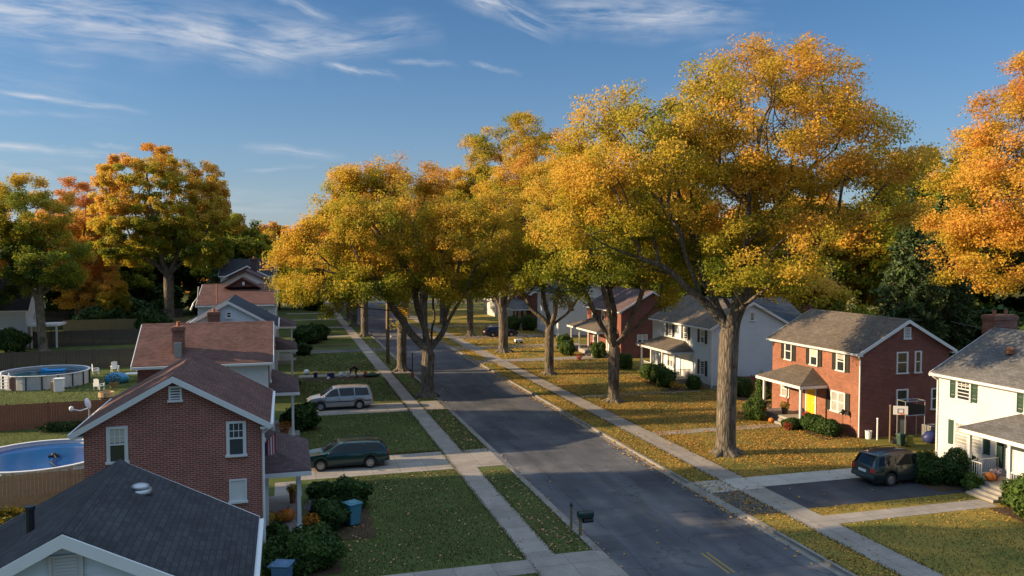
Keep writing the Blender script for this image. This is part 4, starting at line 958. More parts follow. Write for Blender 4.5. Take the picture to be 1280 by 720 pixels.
b = MB(); b.tube([(-8.9,84.0,6.3),(-8.6,84.0,7.0),(-8.2,84.0,7.5),(-8.1,84.0,8.6)], .07, 6); b.build('mast_pipe', M_METAL, h5)
door(h5, '+x', -.9, 90, .95, .45, 2.5, M_DOOR); window(h5, '+x', -.9, 94, 1.2, 2.6, 1.2, n=2); window(h5, '+x', -.9, 87, 4.6, 5.9, .8)
porch(h5, -.895, .85, 88.5, 94.5, .42, 4.1, 4.9, '+x', M_SH_PLUM, [(.7,88.65),(.7,94.3),(-.7,88.65)], steps=('x',1,90.5,92,1), oh=.3)
h6 = house('plum_roof_house', 'house with a dull plum roof and dark chimney, sixth on the left', -8.2, -1.0, 104, 113, 8.0, 9.75, 'y', M_SIDE_G, M_SH_PLUM, siding=False, oh=.3, og=.25, group=GL, trimm=M_SH_PLUM)
chimney(h6, -4.35, -3.55, 113.4, 114.2, 0, 11.2, m=M_SH_PLUM)
window(h6, '+x', -1.0, 107, 1.2, 2.6, 1.2, n=2); window(h6, '+x', -1.0, 110, 4.6, 5.9, .8)
h7 = house('dark_roof_house', 'house with a charcoal roof and white gable lines at the end of the left row', -9.2, -1.4, 127, 137, 8.6, 10.9, 'x', M_SIDE_W, M_SH_CHAR, oh=.3, og=.25, group=GL)
h7.children[0]
w = MB(); w.prism([(-8.4,8.2),(-2.2,8.2),(-5.3,9.75)], lambda a,bb,z:(a,bb,z), 124.5, 131); cgx = w.build('cross_gable', M_SH_PLUM, h7)
w = MB()
for s in (-1,1): w.prism([(-5.3+s*3.3,8.15),(-5.3,9.8),(-5.3,9.98),(-5.3+s*3.3,8.33)], lambda a,bb,z:(a,bb,z), 124.2, 124.49)
w.build('gable_trim', M_WHITE, cgx)
window(h7, '+x', -1.4, 130, 1.2, 2.6, 1.2, n=2)

# ------- right row
r1 = house('white_house', 'near white sided house with dark green shutters, cut by the right edge', 35.4, 43.6, 23.2, 36.55, 5.42, 7.62, 'y', M_SIDE_W, M_SH_GREY, siding=True, oh=.34, og=.24, group=GR)
for c in (34.75, 30.55, 26.4): window(r1, '-x', 35.4, c, 3.98, 5.16, .98, shutter=M_SHUT_G, style='six', trimw=.07)
window(r1, '-x', 35.4, 34.35, 1.4, 2.72, 1.9, style='six', n=2, trimw=.07, pane=M_CURT)
for s in (-1, 1):
    b = MB(); fn = face_fn('-x', 35.4); c0 = 34.35+s*1.17; b.fbox(fn, c0-.19, c0+.19, .02, .055, 1.38, 2.74)
    for k in range(16): b.fbox(fn, c0-.15, c0+.15, .05, .068, 1.46+k*.078, 1.50+k*.078)
    b.build('shutter', M_SHUT_G, r1)
door(r1, '-x', 35.4, 31.1, .92, .58, 2.62, M_DOOR); door(r1, '-x', 35.4, 29.3, 1.0, .58, 2.62, M_GDOOR); window(r1, '-x', 35.4, 27.2, 1.2, 2.5, 1.0, shutter=M_SHUT_G, style='six')
b = MB(); fn = face_fn('-x', 35.4); b.fbox(fn, 32.15, 32.55, .03, .06, .9, 2.5)
for k in range(18): b.fbox(fn, 32.18, 32.52, .055, .072, .98+k*.08, 1.02+k*.08)
b.build('shutter', M_SHUT_G, r1)
porch(r1, 33.35, 35.395, 26.2, 32.6, .56, 3.05, 3.95, '-x', M_SH_GREY, [(33.5,32.45),(33.5,30.1),(33.5,28.7),(33.5,26.35)], steps=('x',-1,30.0,31.6,3), rails=[((33.5,32.4),(35.3,32.4)),((33.5,28.8),(33.5,30.0)),((33.5,26.4),(33.5,28.6)),((33.5,31.7),(33.5,32.4))], oh=.25)
chimney(r1, 39.6, 41.3, 36.85, 37.7, 0, 8.35, pots=2)
downspout(r1, [(34.98,36.6,5.2),(35.1,36.6,4.98),(35.33,36.5,4.8),(35.33,36.5,.1)])
b = MB(); b.box(37.2,37.6,33.6,33.9,6.55,6.75); b.lathe([(.2,0),(.22,.12),(.1,.2)], (37.4,33.75,6.72), 10); b.build('roof_vent', M_POT, r1)
# brick house with the yellow door
r2 = house('brick_house', 'sunlit brick house with a yellow door, black shutters and small hipped porch', 35.5, 42.5, 43, 52.6, 5.72, 7.62, 'y', M_BRICK_R, M_SH_TAN, oh=.34, og=.26, group=GR)
b = MB(); fn = face_fn('-y', 43)
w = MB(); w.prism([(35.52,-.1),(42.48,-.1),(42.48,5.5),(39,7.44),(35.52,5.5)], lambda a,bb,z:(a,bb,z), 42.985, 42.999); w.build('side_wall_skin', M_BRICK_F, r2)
for c in (50.6, 47.65, 44.85): window(r2, '-x', 35.5, c, 4.12, 5.38, .86, shutter=M_SHUT_B, style='dh')
window(r2, '-x', 35.5, 45.05, 1.32, 2.7, 1.45, shutter=M_SHUT_B, style='dh', n=2, pane=M_CURT); window(r2, '-x', 35.5, 50.9, 1.35, 2.5, 1.0, style='dh', pane=M_CURT)
door(r2, '-x', 35.5, 47.9, .95, .5, 2.55, M_YDOOR)
window(r2, '-y', 43, 38.7, 4.1, 5.5, .92); window(r2, '-y', 43, 39.95, 4.1, 5.52, .55); window(r2, '-y', 43, 38.75, 1.7, 3.05, .95); window(r2, '-y', 43, 41.4, 1.6, 3.0, .7); window(r2, '-y', 43, 39.05, 6.35, 7.1, .56, style='slat', trimw=.07)
porch(r2, 33.55, 35.495, 46.4, 51.1, .48, 2.98, 3.92, '-x', M_SH_TAN, [(33.7,46.6),(33.7,50.9)], steps=('x',-1,47.2,48.5,2), oh=.28)
downspout(r2, [(35.1,42.82,5.5),(35.2,42.82,5.3),(35.42,42.94,5.05),(35.42,42.94,.1)])
b = MB(); b.box(38.3,38.8,42.6,42.98,.2,1.1); b.build('utility_box', M_METAL, r2)
# white house with black shutters
r3 = house('white_house', 'white sided house with black shutters and a wraparound porch corner, behind the giant trunk', 35.8, 43.6, 62, 73.6, 5.55, 7.62, 'y', M_SIDE_B, M_SH_TAN, siding=True, oh=.34, og=.26, group=GR)
for c in (69.8, 66.75, 63.65): window(r3, '-x', 35.8, c, 3.9, 5.1, .82, shutter=M_SHUT_B, style='dh')
window(r3, '-x', 35.8, 63.6, 1.05, 2.35, .85, shutter=M_SHUT_B, style='dh'); window(r3, '-x', 35.8, 69.8, 1.0, 2.3, 1.3, n=2); door(r3, '-x', 35.8, 66.6, .95, .45, 2.5, M_DOOR)
window(r3, '-y', 62, 39.7, 5.95, 6.75, .55); window(r3, '-y', 62, 38.1, 1.2, 2.4, .5)
porch(r3, 33.9, 35.795, 65.4, 72.8, .42, 2.95, 3.75, '-x', M_SH_TAN, [(34.05,65.55),(34.05,68),(34.05,70.4),(34.05,72.6)], steps=('x',-1,66,67.2,2), rails=[((34.05,68),(34.05,72.6)),((34.05,65.6),(35.7,65.6))], oh=.25)
wg = MB(); wg.box(43.61,45.6,62.4,70,-.1,5.5); wg.build('rear_wing', M_SIDE_B, r3)
b = MB(); b.prism([(62.05,5.55),(66.3,7.7),(70.6,5.55),(70.6,5.4),(66.3,7.5),(62.05,5.4)], lambda a,bb,z: (bb,a,z), 39.8, 45.9); b.build('rear_roof', M_SH_NAVY, r3)
downspout(r3, [(35.6,61.85,5.3),(35.72,61.94,5.0),(35.72,61.94,.1)])
# dark brick with broad porch
r4 = house('brick_house', 'dark red brick house with a broad sagging porch roof, behind the second right street tree', 36.4, 44.0, 83, 93.5, 5.5, 7.6, 'y', M_BRICK_F, M_SH_PLUM, oh=.34, og=.26, group=GR)
for c in (91.2, 88.2, 85.2): window(r4, '-x', 36.4, c, 3.8, 5.0, .95)
window(r4, '-x', 36.4, 90.5, 1.1, 2.4, 1.6, n=2); door(r4, '-x', 36.4, 86.6, .95, .45, 2.5, M_DOOR)
window(r4, '-y', 83, 39.0, 1.5, 2.65, 1.3, style='dh', n=2); window(r4, '-y', 83, 42.5, 4.1, 5.0, .9)
porch(r4, 34.0, 36.395, 84.0, 93.2, .45, 3.0, 4.0, '-x', M_SH_TAN, [(34.15,84.2),(34.15,87.2),(34.15,90.2),(34.15,93)], steps=('x',-1,86,87.3,2), oh=.3)
r5 = house('white_house', 'bluish white gable house with one dark window, beyond the dark brick house', 36.8, 45, 105.5, 115, 6.2, 8.2, 'y', M_SIDE_B, M_SH_NAVY, siding=True, oh=.3, og=.25, group=GR)
window(r5, '-y', 105.5, 38.6, 3.8, 5.0, .7, frame_m=M_SHUT_B); window(r5, '-y', 105.5, 42, 3.8, 5.0, .8)
for c in (113, 110, 107.4): window(r5, '-x', 36.8, c, 4.0, 5.3, .9)
r6 = house('porch_house', 'far house with a row of white porch posts and a mossy porch roof', 37.2, 45, 119.5, 130, 5.6, 7.8, 'y', M_BRICK_F, M_SH_GREY, oh=.3, og=.25, group=GR)
for c in (128, 122): window(r6, '-x', 37.2, c, 4.0, 5.2, .9)
window(r6, '-x', 37.2, 126, 1.2, 2.6, 1.4, n=2); door(r6, '-x', 37.2, 123, .95, .45, 2.5, M_DOOR)
porch(r6, 34.6, 37.195, 119.8, 129.6, .5, 3.1, 4.3, '-x', M_SH_GREY, [(34.75,120+k*1.9) for k in range(6)], oh=.3)
r7 = house('grey_house', 'farthest grey house of the right row, seen between the trunks', 37.5, 46, 142, 152, 5.6, 7.8, 'y', M_SIDE_G, M_SH_CHAR, oh=.3, og=.25, group=GR)
for c in (150, 147, 144): window(r7, '-x', 37.5, c, 4.0, 5.2, .9)
window(r7, '-x', 37.5, 146, 1.2, 2.6, 1.4, n=2)
# back houses
bh = house('back_house', 'brick back house under a pale flat-looking grey roof, left of the dark evergreens', 62.6, 68.2, 85.5, 92, 6.7, 7.9, 'x', M_BRICK_F, M_SH_GREY, oh=.5, og=.4, group='houses of the next street')
window(bh, '-y', 85.5, 64.2, 4, 5.3, .9); window(bh, '-y', 85.5, 66.8, 4, 5.3, .9); chimney(bh, 64.6, 65.5, 84.7, 85.45, 0, 6.4)
bl = house('back_house', 'pale porch house with a dark roof at the far left edge behind the tree', -38.5, -30.8, 111.5, 118, 5.2, 8.6, 'x', M_SIDE_G, M_SH_CHAR, siding=True, oh=.35, og=.35, group='houses of the next street')
window(bl, '-y', 111.5, -33.2, 1.2, 2.6, 1.2, n=2); window(bl, '+x', -30.8, 114.6, 3.4, 4.6, .9)
for px in (-30.4, -27.6):
    p = MB(); p.box(px-.09,px+.09,111.9,112.08,0,2.7); p.build('post', M_WHITE, bl)
p = MB(); p.box(-30.75,-27.3,111.7,115.5,2.7,2.95); p.build('porch_roof', M_WHITE, bl)

# ------------------------------------------------------------------ fences
def fence(name, label, p, q, h, m, step=.16, z0=0, group='back yard fences'):
    P_, Q_ = Vector((*p,0)), Vector((*q,0)); L = (Q_-P_).length; u = (Q_-P_)/L; nrm = Vector((-u.y,u.x,0)); rnd = random.Random(int(L*100))
    root = empty(name, ((p[0]+q[0])/2,(p[1]+q[1])/2,0), label, 'fence', group)
    b = MB(); x = 0
    while x < L-.02:
        w = min(step-.012, L-x); hh = h+rnd.uniform(-.02,.02)
        a, c = P_+u*x, P_+u*(x+w); d = nrm*.012
        b.add([a-d,c-d,c+d,a+d]+[v+Vector((0,0,hh)) for v in (a-d,c-d,c+d,a+d)], [(0,3,2,1),(4,5,6,7),(0,1,5,4),(1,2,6,5),(2,3,7,6),(3,0,4,7)]); x += step
    b.build('boards', m, root)
    r = MB()
    for zz in (.3, h-.3):
        r.tube([P_+nrm*.05+Vector((0,0,zz)), Q_+nrm*.05+Vector((0,0,zz))], .035, 4)
    r.build('rail', m, root)
    k = max(1, round(L/2.4))
    for i in range(k+1):
        c = P_+(Q_-P_)*i/k+nrm*.1; pb = MB(); pb.box(c.x-.05,c.x+.05,c.y-.05,c.y+.05,0,h+.08); pb.build('post', m, root)
    return root
fence('board_fence', 'reddish board fence between the blue pool and the grey round pool', (-20.5,60.3), (-8.2,61.2), 1.75, M_WOOD_RED)
fence('board_fence', 'tan board fence in front of the blue pool', (-14.5,41.2), (-7.6,42.0), 1.7, M_WOOD_TAN)
fence('board_fence', 'dark board fence behind the grey round pool', (-31,89.6), (-9.5,91.3), 2.0, M_WOOD_DK)
fence('board_fence', 'dark board fence second behind the round pool, before the tan one', (-33,112.5), (-10,113.6), 2.0, M_WOOD_DK)
fence('board_fence', 'olive tan board fence farthest behind the round pool', (-31,129.3), (-14,129.9), 2.1, M_WOOD_MID)
fence('board_fence', 'long dark fence under the trees at the back of the left yards', (-45,148), (-17,149), 2.2, M_WOOD_DK)
sA_, sB_ = 44.0, 61.8
fence('board_fence', 'low dark fence beside the passage left of the brick house', (36.9,60.9), (43.5,60.9), 1.2, M_WOOD_RED)

# ------------------------------------------------------------------ pools
def pool(name, label, c, r, h, wallm, waterm, posts, rimw=.16):
    root = empty(name, (c[0],c[1],0), label, 'pool', 'above ground pools', world=False)
    b = MB(); n = 48; b.lathe([(r,0),(r,h-.02),(r-.05,h-.02),(r-.05,.02)], (0,0,0), n); b.build('pool_wall', wallm, root, smooth=False, recalc=False)
    b = MB(); b.lathe([(r-.1,h),(r+.1,h),(r+.1,h+.05),(r-.1,h+.05),(r-.1,h)], (0,0,0), n); b.build('rim', M_PLASTIC_W, root, recalc=True)
    b = MB(); b.lathe([(0.001,h-.18),(r-.06,h-.18)], (0,0,0), n); b.build('pool_water', waterm, root, recalc=False)
    for k in range(posts):
        a = 2*PI*k/posts; p = MB(); x, y = (r+.05)*math.cos(a), (r+.05)*math.sin(a); p.tube([(x,y,0),(x,y,h+.0)], .055, 6); p.build('post', M_DARKMET if wallm is M_POOLW else M_PLASTIC_W, root)
    return root
pool('round_pool', 'grey walled round pool with dark ribs and a blue raft afloat', (-21.0,81.2), 3.55, 1.2, M_POOLW, M_WATER_D, 18)
pool('round_pool', 'bright blue round pool behind the tan fence, cut by the left edge', (-12.6,47.4), 3.5, 1.2, M_PLASTIC_W, M_WATER_B, 14)
b = MB(); b.box(-.95,.95,-.45,.45,0,.14); b.box(-.95,-.6,-.45,.45,.142,.26); rt = b.build('pool_raft', M_RAFT, bevel=.05); rt.location = (-20.6,82.3,1.03); tag(rt, 'blue air raft floating on the grey round pool', 'raft')
t = empty('pool_skimmer', (-12.0,47.6,1.03), 'dark pool vacuum head with its hose lying in the blue pool', 'pool cleaner', world=False)
b = MB(); b.box(-.25,.25,-.15,.15,0,.1); b.blob((0,0,.12),(.14,.12,.1)); b.build('head', M_DARKMET, t)
b = MB(); b.tube([(0,0,.1),(.25,-.6,.06),(.2,-1.4,.06),(.6,-2.4,.1),(.8,-3.3,.25)], .035, 6); b.build('hose', M_DARKMET, t)
t = empty('pool_filter', (-18.75,76.5,0), 'white pool filter housing standing before the grey round pool', 'pool filter', world=False)
b = MB(); b.box(-.36,.36,-.3,.3,0,1.05); b.build('body', M_PLASTIC_W, t, bevel=.04)
b = MB(); b.box(-.42,.42,-.36,.36,1.052,1.16); b.build('lid', M_PLASTIC_W, t, bevel=.04)
b = MB(); b.tube([(.36,0,.3),(.9,.1,.25),(1.0,.6,.3)], .05, 6); b.build('pump_pipe', M_DARKMET, t)
b = MB(); b.box(-.62,-.37,-.2,.2,0,.9); b.build('wooden_side', M_WOOD_TAN, t)
t = empty('pool_steps', (-23.3,77.9,0), 'white pool ladder with brick coloured towels at the left end of the grey pool', 'pool ladder', world=False)
b = MB()
for s in (-1,1): b.tube([(s*.3,-.25,0),(s*.3,-.1,1.3),(s*.3,.15,1.55),(s*.3,.4,1.2)], .035, 6)
b.build('frame', M_PLASTIC_W, t)
b = MB()
for k in range(4): b.box(-.3,.3,-.3+.06*k,-.08+.06*k,.2+.27*k,.25+.27*k)
b.build('treads', M_PLASTIC_W, t)
for s in (-1,1):
    b = MB(); b.box(s*.62-.22,s*.62+.22,-.22,-.17,.15,1.15); b.build('towel', M_WOOD_RED, t)

# ------------------------------------------------------------------ vehicles
def car(name, label, loc, rz, L, W, belt, top, wb, xoff, R, mat, sidewin, shield, rearwin, rails=False, strip=False, cat='car', sill=.26):
    root = empty(name, loc, label, cat, 'parked vehicles', rz, world=False)
    xs0, zs0 = [p[0] for p in top], [p[1] for p in top]
    T = lambda x: float(np.interp(x, xs0, zs0))
    xf, xr = xoff+wb/2, xoff-wb/2
    def wid(x): return W*(1-.16*abs(x/(L/2))**5)
    def zl(x):
        z = sill + .10*max(0, abs(x)/(L/2)-.8)/.2
        for c in (xf, xr):
            if abs(x-c) < R+.06: z = max(z, R+math.sqrt((R+.06)**2-(x-c)**2)*.98)
        return z
    def sec(x):
        w, t, z = wid(x), T(x), zl(x); be = min(belt, t-.035); gh = max(0, t-belt)
        wt = w*.965-.36*gh-.02
        return [(w*.90, z), (w*.985, max(z+.05, min(.42, be-.2))), (w, max(z+.09, .62 if be > .8 else be-.12)), (w*.975, be), (wt, t-.065 if gh > .08 else max(be+.004, t-.03)), (wt*.8, t-.016), (0, t)]
    xs = sorted(set([round(v, 3) for v in list(np.linspace(-L/2, L/2, 44)) + xs0 + [c+k*(R+.06) for c in (xf,xr) for k in (-1,-.97,-.85,-.6,-.3,0,.3,.6,.85,.97,1)] if -L/2 <= v <= L/2]))
    b = MB(); V_ = []; n = 13
    for x in xs:
        h = sec(x); V_ += [(x,-y,z) for y, z in h] + [(x,y,z) for y, z in h[-2::-1]]
    F = []
    for i in range(len(xs)-1):
        for k in range(n-1): F.append((i*n+k, i*n+k+1, (i+1)*n+k+1, (i+1)*n+k))
        F.append((i*n+n-1, i*n, (i+1)*n, (i+1)*n+n-1))
    F += [tuple(range(n)), tuple(range((len(xs)-1)*n, len(xs)*n))]
    b.add(V_, F); bo = b.build('body', mat, root, smooth=True)
    bo.data.set_sharp_from_angle(angle=math.radians(38))
    b = MB(); b.box(-L/2+.25, L/2-.25, -W*.83, W*.83, .2, .6); b.build('underbody', M_TRIMBLK, root)
    def side(x, s, sg, o=.012):
        h = sec(x); p3, p4 = h[3], h[4]; y = p3[0]+(p4[0]-p3[0])*s; z = p3[1]+(p4[1]-p3[1])*s
        return (x, sg*(y+o), z+.004)
    def low(x, s, sg, o=.008):
        h = sec(x); p3, p4 = h[2], h[3]; return (x, sg*(p3[0]+(p4[0]-p3[0])*s+o), p3[1]+(p4[1]-p3[1])*s)
    def patch(f, x0, x1, u0, u1, s0, s1, sg, nx=6, ns=2, **k):
        m = MB(); v = []
        for j in range(ns+1):
            s = s0+(s1-s0)*j/ns; q = j/ns; a, c = x0+(u0-x0)*q, x1+(u1-x1)*q
            for i in range(nx+1): v.append(f(a+(c-a)*i/nx, s, sg, **k))
        return m.add(v, [(j*(nx+1)+i, j*(nx+1)+i+1, (j+1)*(nx+1)+i+1, (j+1)*(nx+1)+i) for j in range(ns) for i in range(nx)])
    for sg in (-1, 1):
        for (a, c, u, v) in sidewin: patch(side, a, c, u, v, .07, .90, sg).build('side_window', M_CGLASS, root, recalc=False)
    def topp(x, v, sg=1, o=.014):
        h = sec(x); y = v*h[4][0]*.97; q = abs(v); z = h[6][1]-(.016*q/.8 if q < .8 else .016+(q-.8)/.2*.045)
        dx = T(x+.05)-T(x-.05); nn = math.hypot(dx, .1); return (x-o*dx/nn, y, z+o*.1/nn)
    def tpatch(x0, x1, vv, nm, m, nx=5, nv=8):
        q = MB(); v = [topp(x0+(x1-x0)*i/nx, -vv+2*vv*j/nv) for i in range(nx+1) for j in range(nv+1)]
        q.add(v, [(i*(nv+1)+j, i*(nv+1)+j+1, (i+1)*(nv+1)+j+1, (i+1)*(nv+1)+j) for i in range(nx) for j in range(nv)]).build(nm, m, root, recalc=False)
    tpatch(*shield, .93, 'windshield', M_CGLASS); tpatch(*rearwin, .88, 'rear_window', M_CGLASS)
    # seams and handles
    for sg in (-1, 1):
        for (a, c, u, v) in sidewin[:2]:
            m = MB(); m2 = patch(low, a-.05, a-.03, a-.05, a-.03, -.0, 1, sg, 1, 3, o=.004); m2.build('door_seam', M_TRIMBLK, root, recalc=False)
            p = low(a+.12, .78, sg, o=.0); m.box(p[0]-.09,p[0]+.09,min(p[1],p[1]+sg*.03),max(p[1],p[1]+sg*.03),p[2]-.015,p[2]+.015); m.build('door_handle', mat, root)
        if strip: patch(low, -L/2+.15, L/2-.3, -L/2+.15, L/2-.3, .02, .18, sg, 20, 1, o=.01).build('side_moulding', M_TRIMBLK, root, recalc=False)
        m = MB(); fx = sidewin[0][1]-.22; p = side(fx, .05, sg); m.blob((p[0],p[1]+sg*.13,p[2]+.05),(.09,.1,.075),8,6); m.build('wing_mirror', mat, root, smooth=True)
        m = MB(); y0, y1 = sorted((sg*W*.52, sg*wid(L/2)*.93)); m.box(L/2-.10,L/2+.012,y0,y1,.60,.74); m.build('headlight', M_LAMP, root, bevel=.02)
        m = MB(); y0, y1 = sorted((sg*W*.60, sg*(wid(-L/2)*1.0+.006))); m.box(-L/2-.014,-L/2+.16,y0,y1,.72,.95); m.build('tail_light', M_RED, root, bevel=.02)
    m = MB(); m.box(-L/2-.05,-L/2+.1,-W*.86,W*.86,.34,.56); m.build('rear_bumper', mat, root, bevel=.04)
    m = MB(); m.box(L/2-.1,L/2+.05,-W*.86,W*.86,.32,.54); m.build('front_bumper', mat, root, bevel=.04)
    m = MB(); m.box(L/2-.04,L/2+.02,-W*.48,W*.48,.60,.73); m.build('grille', M_TRIMBLK, root)
    m = MB(); m.box(-L/2-.03,-L/2+.02,-.26,.26,.66,.80); m.build('number_plate', M_PLASTIC_W, root)
    if rails:
        a, c = rails
        for sg in (-1, 1):
            pts = [(x, sg*sec(x)[4][0]*.88, T(x)+(.01 if k in (0,6) else .06)) for k, x in enumerate(np.linspace(a, c, 7))]
            m = MB(); m.tube(pts, .022, 6); m.build('roof_rail', M_TRIMBLK, root)
    for cx in (xf, xr):
        for sg in (-1, 1):
            m = MB(); y = sg*(W-.12)
            m.lathe([(R*.62,-.1),(R*.94,-.1),(R,-.06),(R,.06),(R*.94,.1),(R*.62,.1),(R*.62,-.1)], (cx,y,R), 24, 'y'); w = m.build('wheel', M_TYRE, root, smooth=False)
            m = MB(); yo = y+sg*.075; m.lathe([(0.001,-.02),(R*.63,-.03)], (cx,y,R), 20, 'y'); m.lathe([(R*.54,-.02),(R*.64,-.02),(R*.64,.03),(R*.54,.03),(R*.54,-.02)], (cx,yo,R), 20, 'y')
            m.lathe([(.001,.03),(.06,.03),(.07,-.02)], (cx,yo,R), 10, 'y')
            for k in range(7):
                a = 2*PI*k/7; c_, s_ = math.cos(a), math.sin(a); e = .032
                m.add([(cx+c_*.04-s_*e,yo+sg*.015,R+s_*.04+c_*e),(cx+c_*.04+s_*e,yo+sg*.015,R+s_*.04-c_*e),(cx+c_*R*.57+s_*e,yo+sg*.0,R+s_*R*.57-c_*e),(cx+c_*R*.57-s_*e,yo+sg*.0,R+s_*R*.57+c_*e)], [(0,1,2,3)])
            m.build('rim', M_RIM, w, recalc=False)
    return root
WAG = [(-2.36,.80),(-2.33,.98),(-2.05,1.32),(-1.88,1.42),(-1.2,1.475),(0,1.49),(.35,1.46),(.62,1.34),(1.22,.99),(1.3,.965),(2.0,.88),(2.26,.78),(2.36,.62)]
car('station_wagon', 'dark green station wagon with roof rails on the nearest left driveway', (3.15,45.25,.015), PI, 4.72, .87, .93, WAG, 2.68, .03, .315, M_CAR_G,
    [(-.02,1.12,.06,.56),(-.98,-.10,-.92,-.02),(-2.02,-1.06,-1.80,-1.0)], (1.2,.40), (-2.30,-2.0), rails=(-1.75,.15), cat='car')
VAN = [(-2.42,.85),(-2.40,1.05),(-2.22,1.6),(-2.1,1.69),(-1.2,1.75),(0,1.75),(.45,1.70),(.75,1.56),(1.5,1.08),(1.58,1.05),(2.2,.93),(2.38,.8),(2.44,.6)]
car('minivan', 'silver minivan with dark rear glass on the second left driveway', (4.0,62.35,.015), PI, 4.88, .93, 1.02, VAN, 2.88, .05, .325, M_CAR_S,
    [(.12,1.38,.22,.72),(-1.02,.02,-.98,.12),(-2.14,-1.1,-2.02,-1.06)], (1.48,.55), (-2.37,-2.2), strip=True, cat='minivan')
SUV = [(-2.38,.85),(-2.36,1.02),(-2.10,1.48),(-1.95,1.58),(-1.2,1.64),(-.2,1.65),(.3,1.61),(.6,1.48),(1.25,1.1),(1.32,1.075),(2.05,.97),(2.3,.84),(2.38,.62)]
car('family_suv', 'very dark green SUV seen from behind on the asphalt driveway at the right', (31.05,34.5,.016), .03, 4.76, .92, 1.02, SUV, 2.75, .02, .345, M_CAR_B,
    [(.0,1.14,.08,.56),(-1.0,-.08,-.95,0),(-2.08,-1.08,-1.88,-1.02)], (1.23,.38), (-2.34,-2.05), rails=(-1.85,.2), cat='SUV')
car('sedan_car', 'dark navy blue car parked far up the right side behind a trunk', (29.5,109.6,.015), 0, 4.8, .92, .98, [(-2.4,.8),(-2.36,1.0),(-1.9,1.36),(-1.6,1.46),(-.4,1.52),(.3,1.48),(1.2,1.02),(2.0,.92),(2.4,.7)], 2.7, .02, .33, M_CAR_N,
    [(.0,1.08,.06,.5),(-1.0,-.08,-.95,0)], (1.15,.38), (-2.3,-1.95), cat='car')

# ------------------------------------------------------------------ street furniture and yard things
t = empty('mailbox', (11.92,31.3,0), 'dark green mailbox with a newspaper tube on a wooden post at the left kerb', 'mailbox', world=False)
b = MB(); b.box(-.06,.06,-.06,.06,0,1.12); b.build('post', M_WOOD_MID, t)
b = MB(); b.box(-.12,.52,-.05,.05,1.0,1.06); b.build('arm', M_WOOD_MID, t)
b = MB(); b.prism([(-.17,1.07),(.17,1.07),(.17,1.28)]+[(.17*math.cos(a),1.28+.15*math.sin(a)) for a in [PI*k/10 for k in range(1,10)]]+[(-.17,1.28)], lambda a,bb,z: (bb,a,z), -.12, .62); o = b.build('box', M_MBOX, t)
b = MB(); b.box(.622,.64,-.16,.16,1.08,1.38); b.build('door', M_MBOX, o); b = MB(); b.box(.2,.24,-.185,-.172,1.2,1.5); b.build('flag', M_REDC, o)
b = MB(); b.lathe([(.13,-.25),(.15,-.25),(.15,.25),(.13,.25),(.13,-.25)], (.38,0,.86), 14, 'x'); b.build('paper_tube', M_DARKMET, t); t.scale = (.88,.88,.74)
t = empty('marker_post', (11.84,32.2,0), 'grey wooden post with a dark cap right behind the mailbox', 'post', world=False)
b = MB(); b.box(-.045,.045,-.045,.045,0,1.0); b.build('shaft', M_WOOD_MID, t); b = MB(); b.lathe([(.075,1.002),(.075,1.05),(.05,1.12),(.001,1.2)], (0,0,0), 8); b.build('cap', M_MBOX, t)
t = empty('utility_pole', (10.6,86.0,0), 'bare wooden utility pole on the left verge', 'utility pole', world=False)
b = MB(); b.tube([(0,0,-.1),(0,0,5),(.03,0,11.2)], [.2,.18,.13], 12); b.build('shaft', M_POLE, t, smooth=True)
b = MB(); b.box(-1.1,1.1,-.06,.06,10.2,10.34); b.build('crossarm', M_POLE, t)
for x in (-.95,-.35,.35,.95):
    b = MB(); b.lathe([(.03,10.34),(.06,10.4),(.05,10.5),(.001,10.54)], (x,0,0), 8); b.build('insulator', M_PLASTIC_W, t)
t = empty('street_sign', (11.65,75.6,0), 'slim dark post with a small plate edge-on by the left kerb', 'sign post', world=False)
b = MB(); b.tube([(0,0,0),(0,0,2.4)], .05, 8); b.build('shaft', M_DARKMET, t); b = MB(); b.box(-.015,.015,-.2,.2,1.85,2.35); b.build('plate', M_DARKMET, t); b = MB(); b.lathe([(.16,0),(.14,.5),(.06,.6)], (0,0,0), 10); b.build('base', M_WOOD_RED, t)

def bin_(name, label, loc, rz, m):
    t = empty(name, loc, label, 'trash bin', 'wheeled bins', rz, world=False)
    b = MB(); lo, hi = .24, .31
    b.add([(-lo,-lo,.06),(lo,-lo,.06),(lo,lo,.06),(-lo,lo,.06),(-hi,-hi,.95),(hi,-hi,.95),(hi,hi,.95),(-hi,hi,.95)], [(0,3,2,1),(0,1,5,4),(1,2,6,5),(2,3,7,6),(3,0,4,7),(4,5,6,7)]); b.build('tub', m, t, bevel=.04)
    b = MB(); b.box(-.34,.34,-.36,.34,.955,1.02); b.blob((0,0,1.0),(.3,.31,.10),12,6); b.build('lid', m, t, smooth=False, bevel=.02)
    b = MB(); b.tube([(-.24,.36,.9),(-.24,.44,.94),(.24,.44,.94),(.24,.36,.9)], .02, 6); b.build('handle', m, t)
    for s in (-1,1):
        b = MB(); b.lathe([(.001,-.03),(.1,-.03),(.1,.03),(.001,.03)], (s*.25,.24,.1), 12, 'x'); b.build('wheel', M_TYRE, t)
    return t
bin_('wheeled_bin', 'teal blue wheeled bin standing among the dark shrubs by the left lawn', (2.75,35.3,0), .5, M_BIN)
bin_('wheeled_bin', 'grey blue bin with a pale lid at the bottom edge, left of the largest shrub', (-.2,29.0,0), 1.2, M_BINB)
bin_('wheeled_bin', 'small green bin below the backboard beside the brick house', (36.6,40.6,0), .2, M_SHUT_G).scale = (.65,.65,.75)
M_YTUB = P('yellow_plastic', (.26,.24,.04), .5)
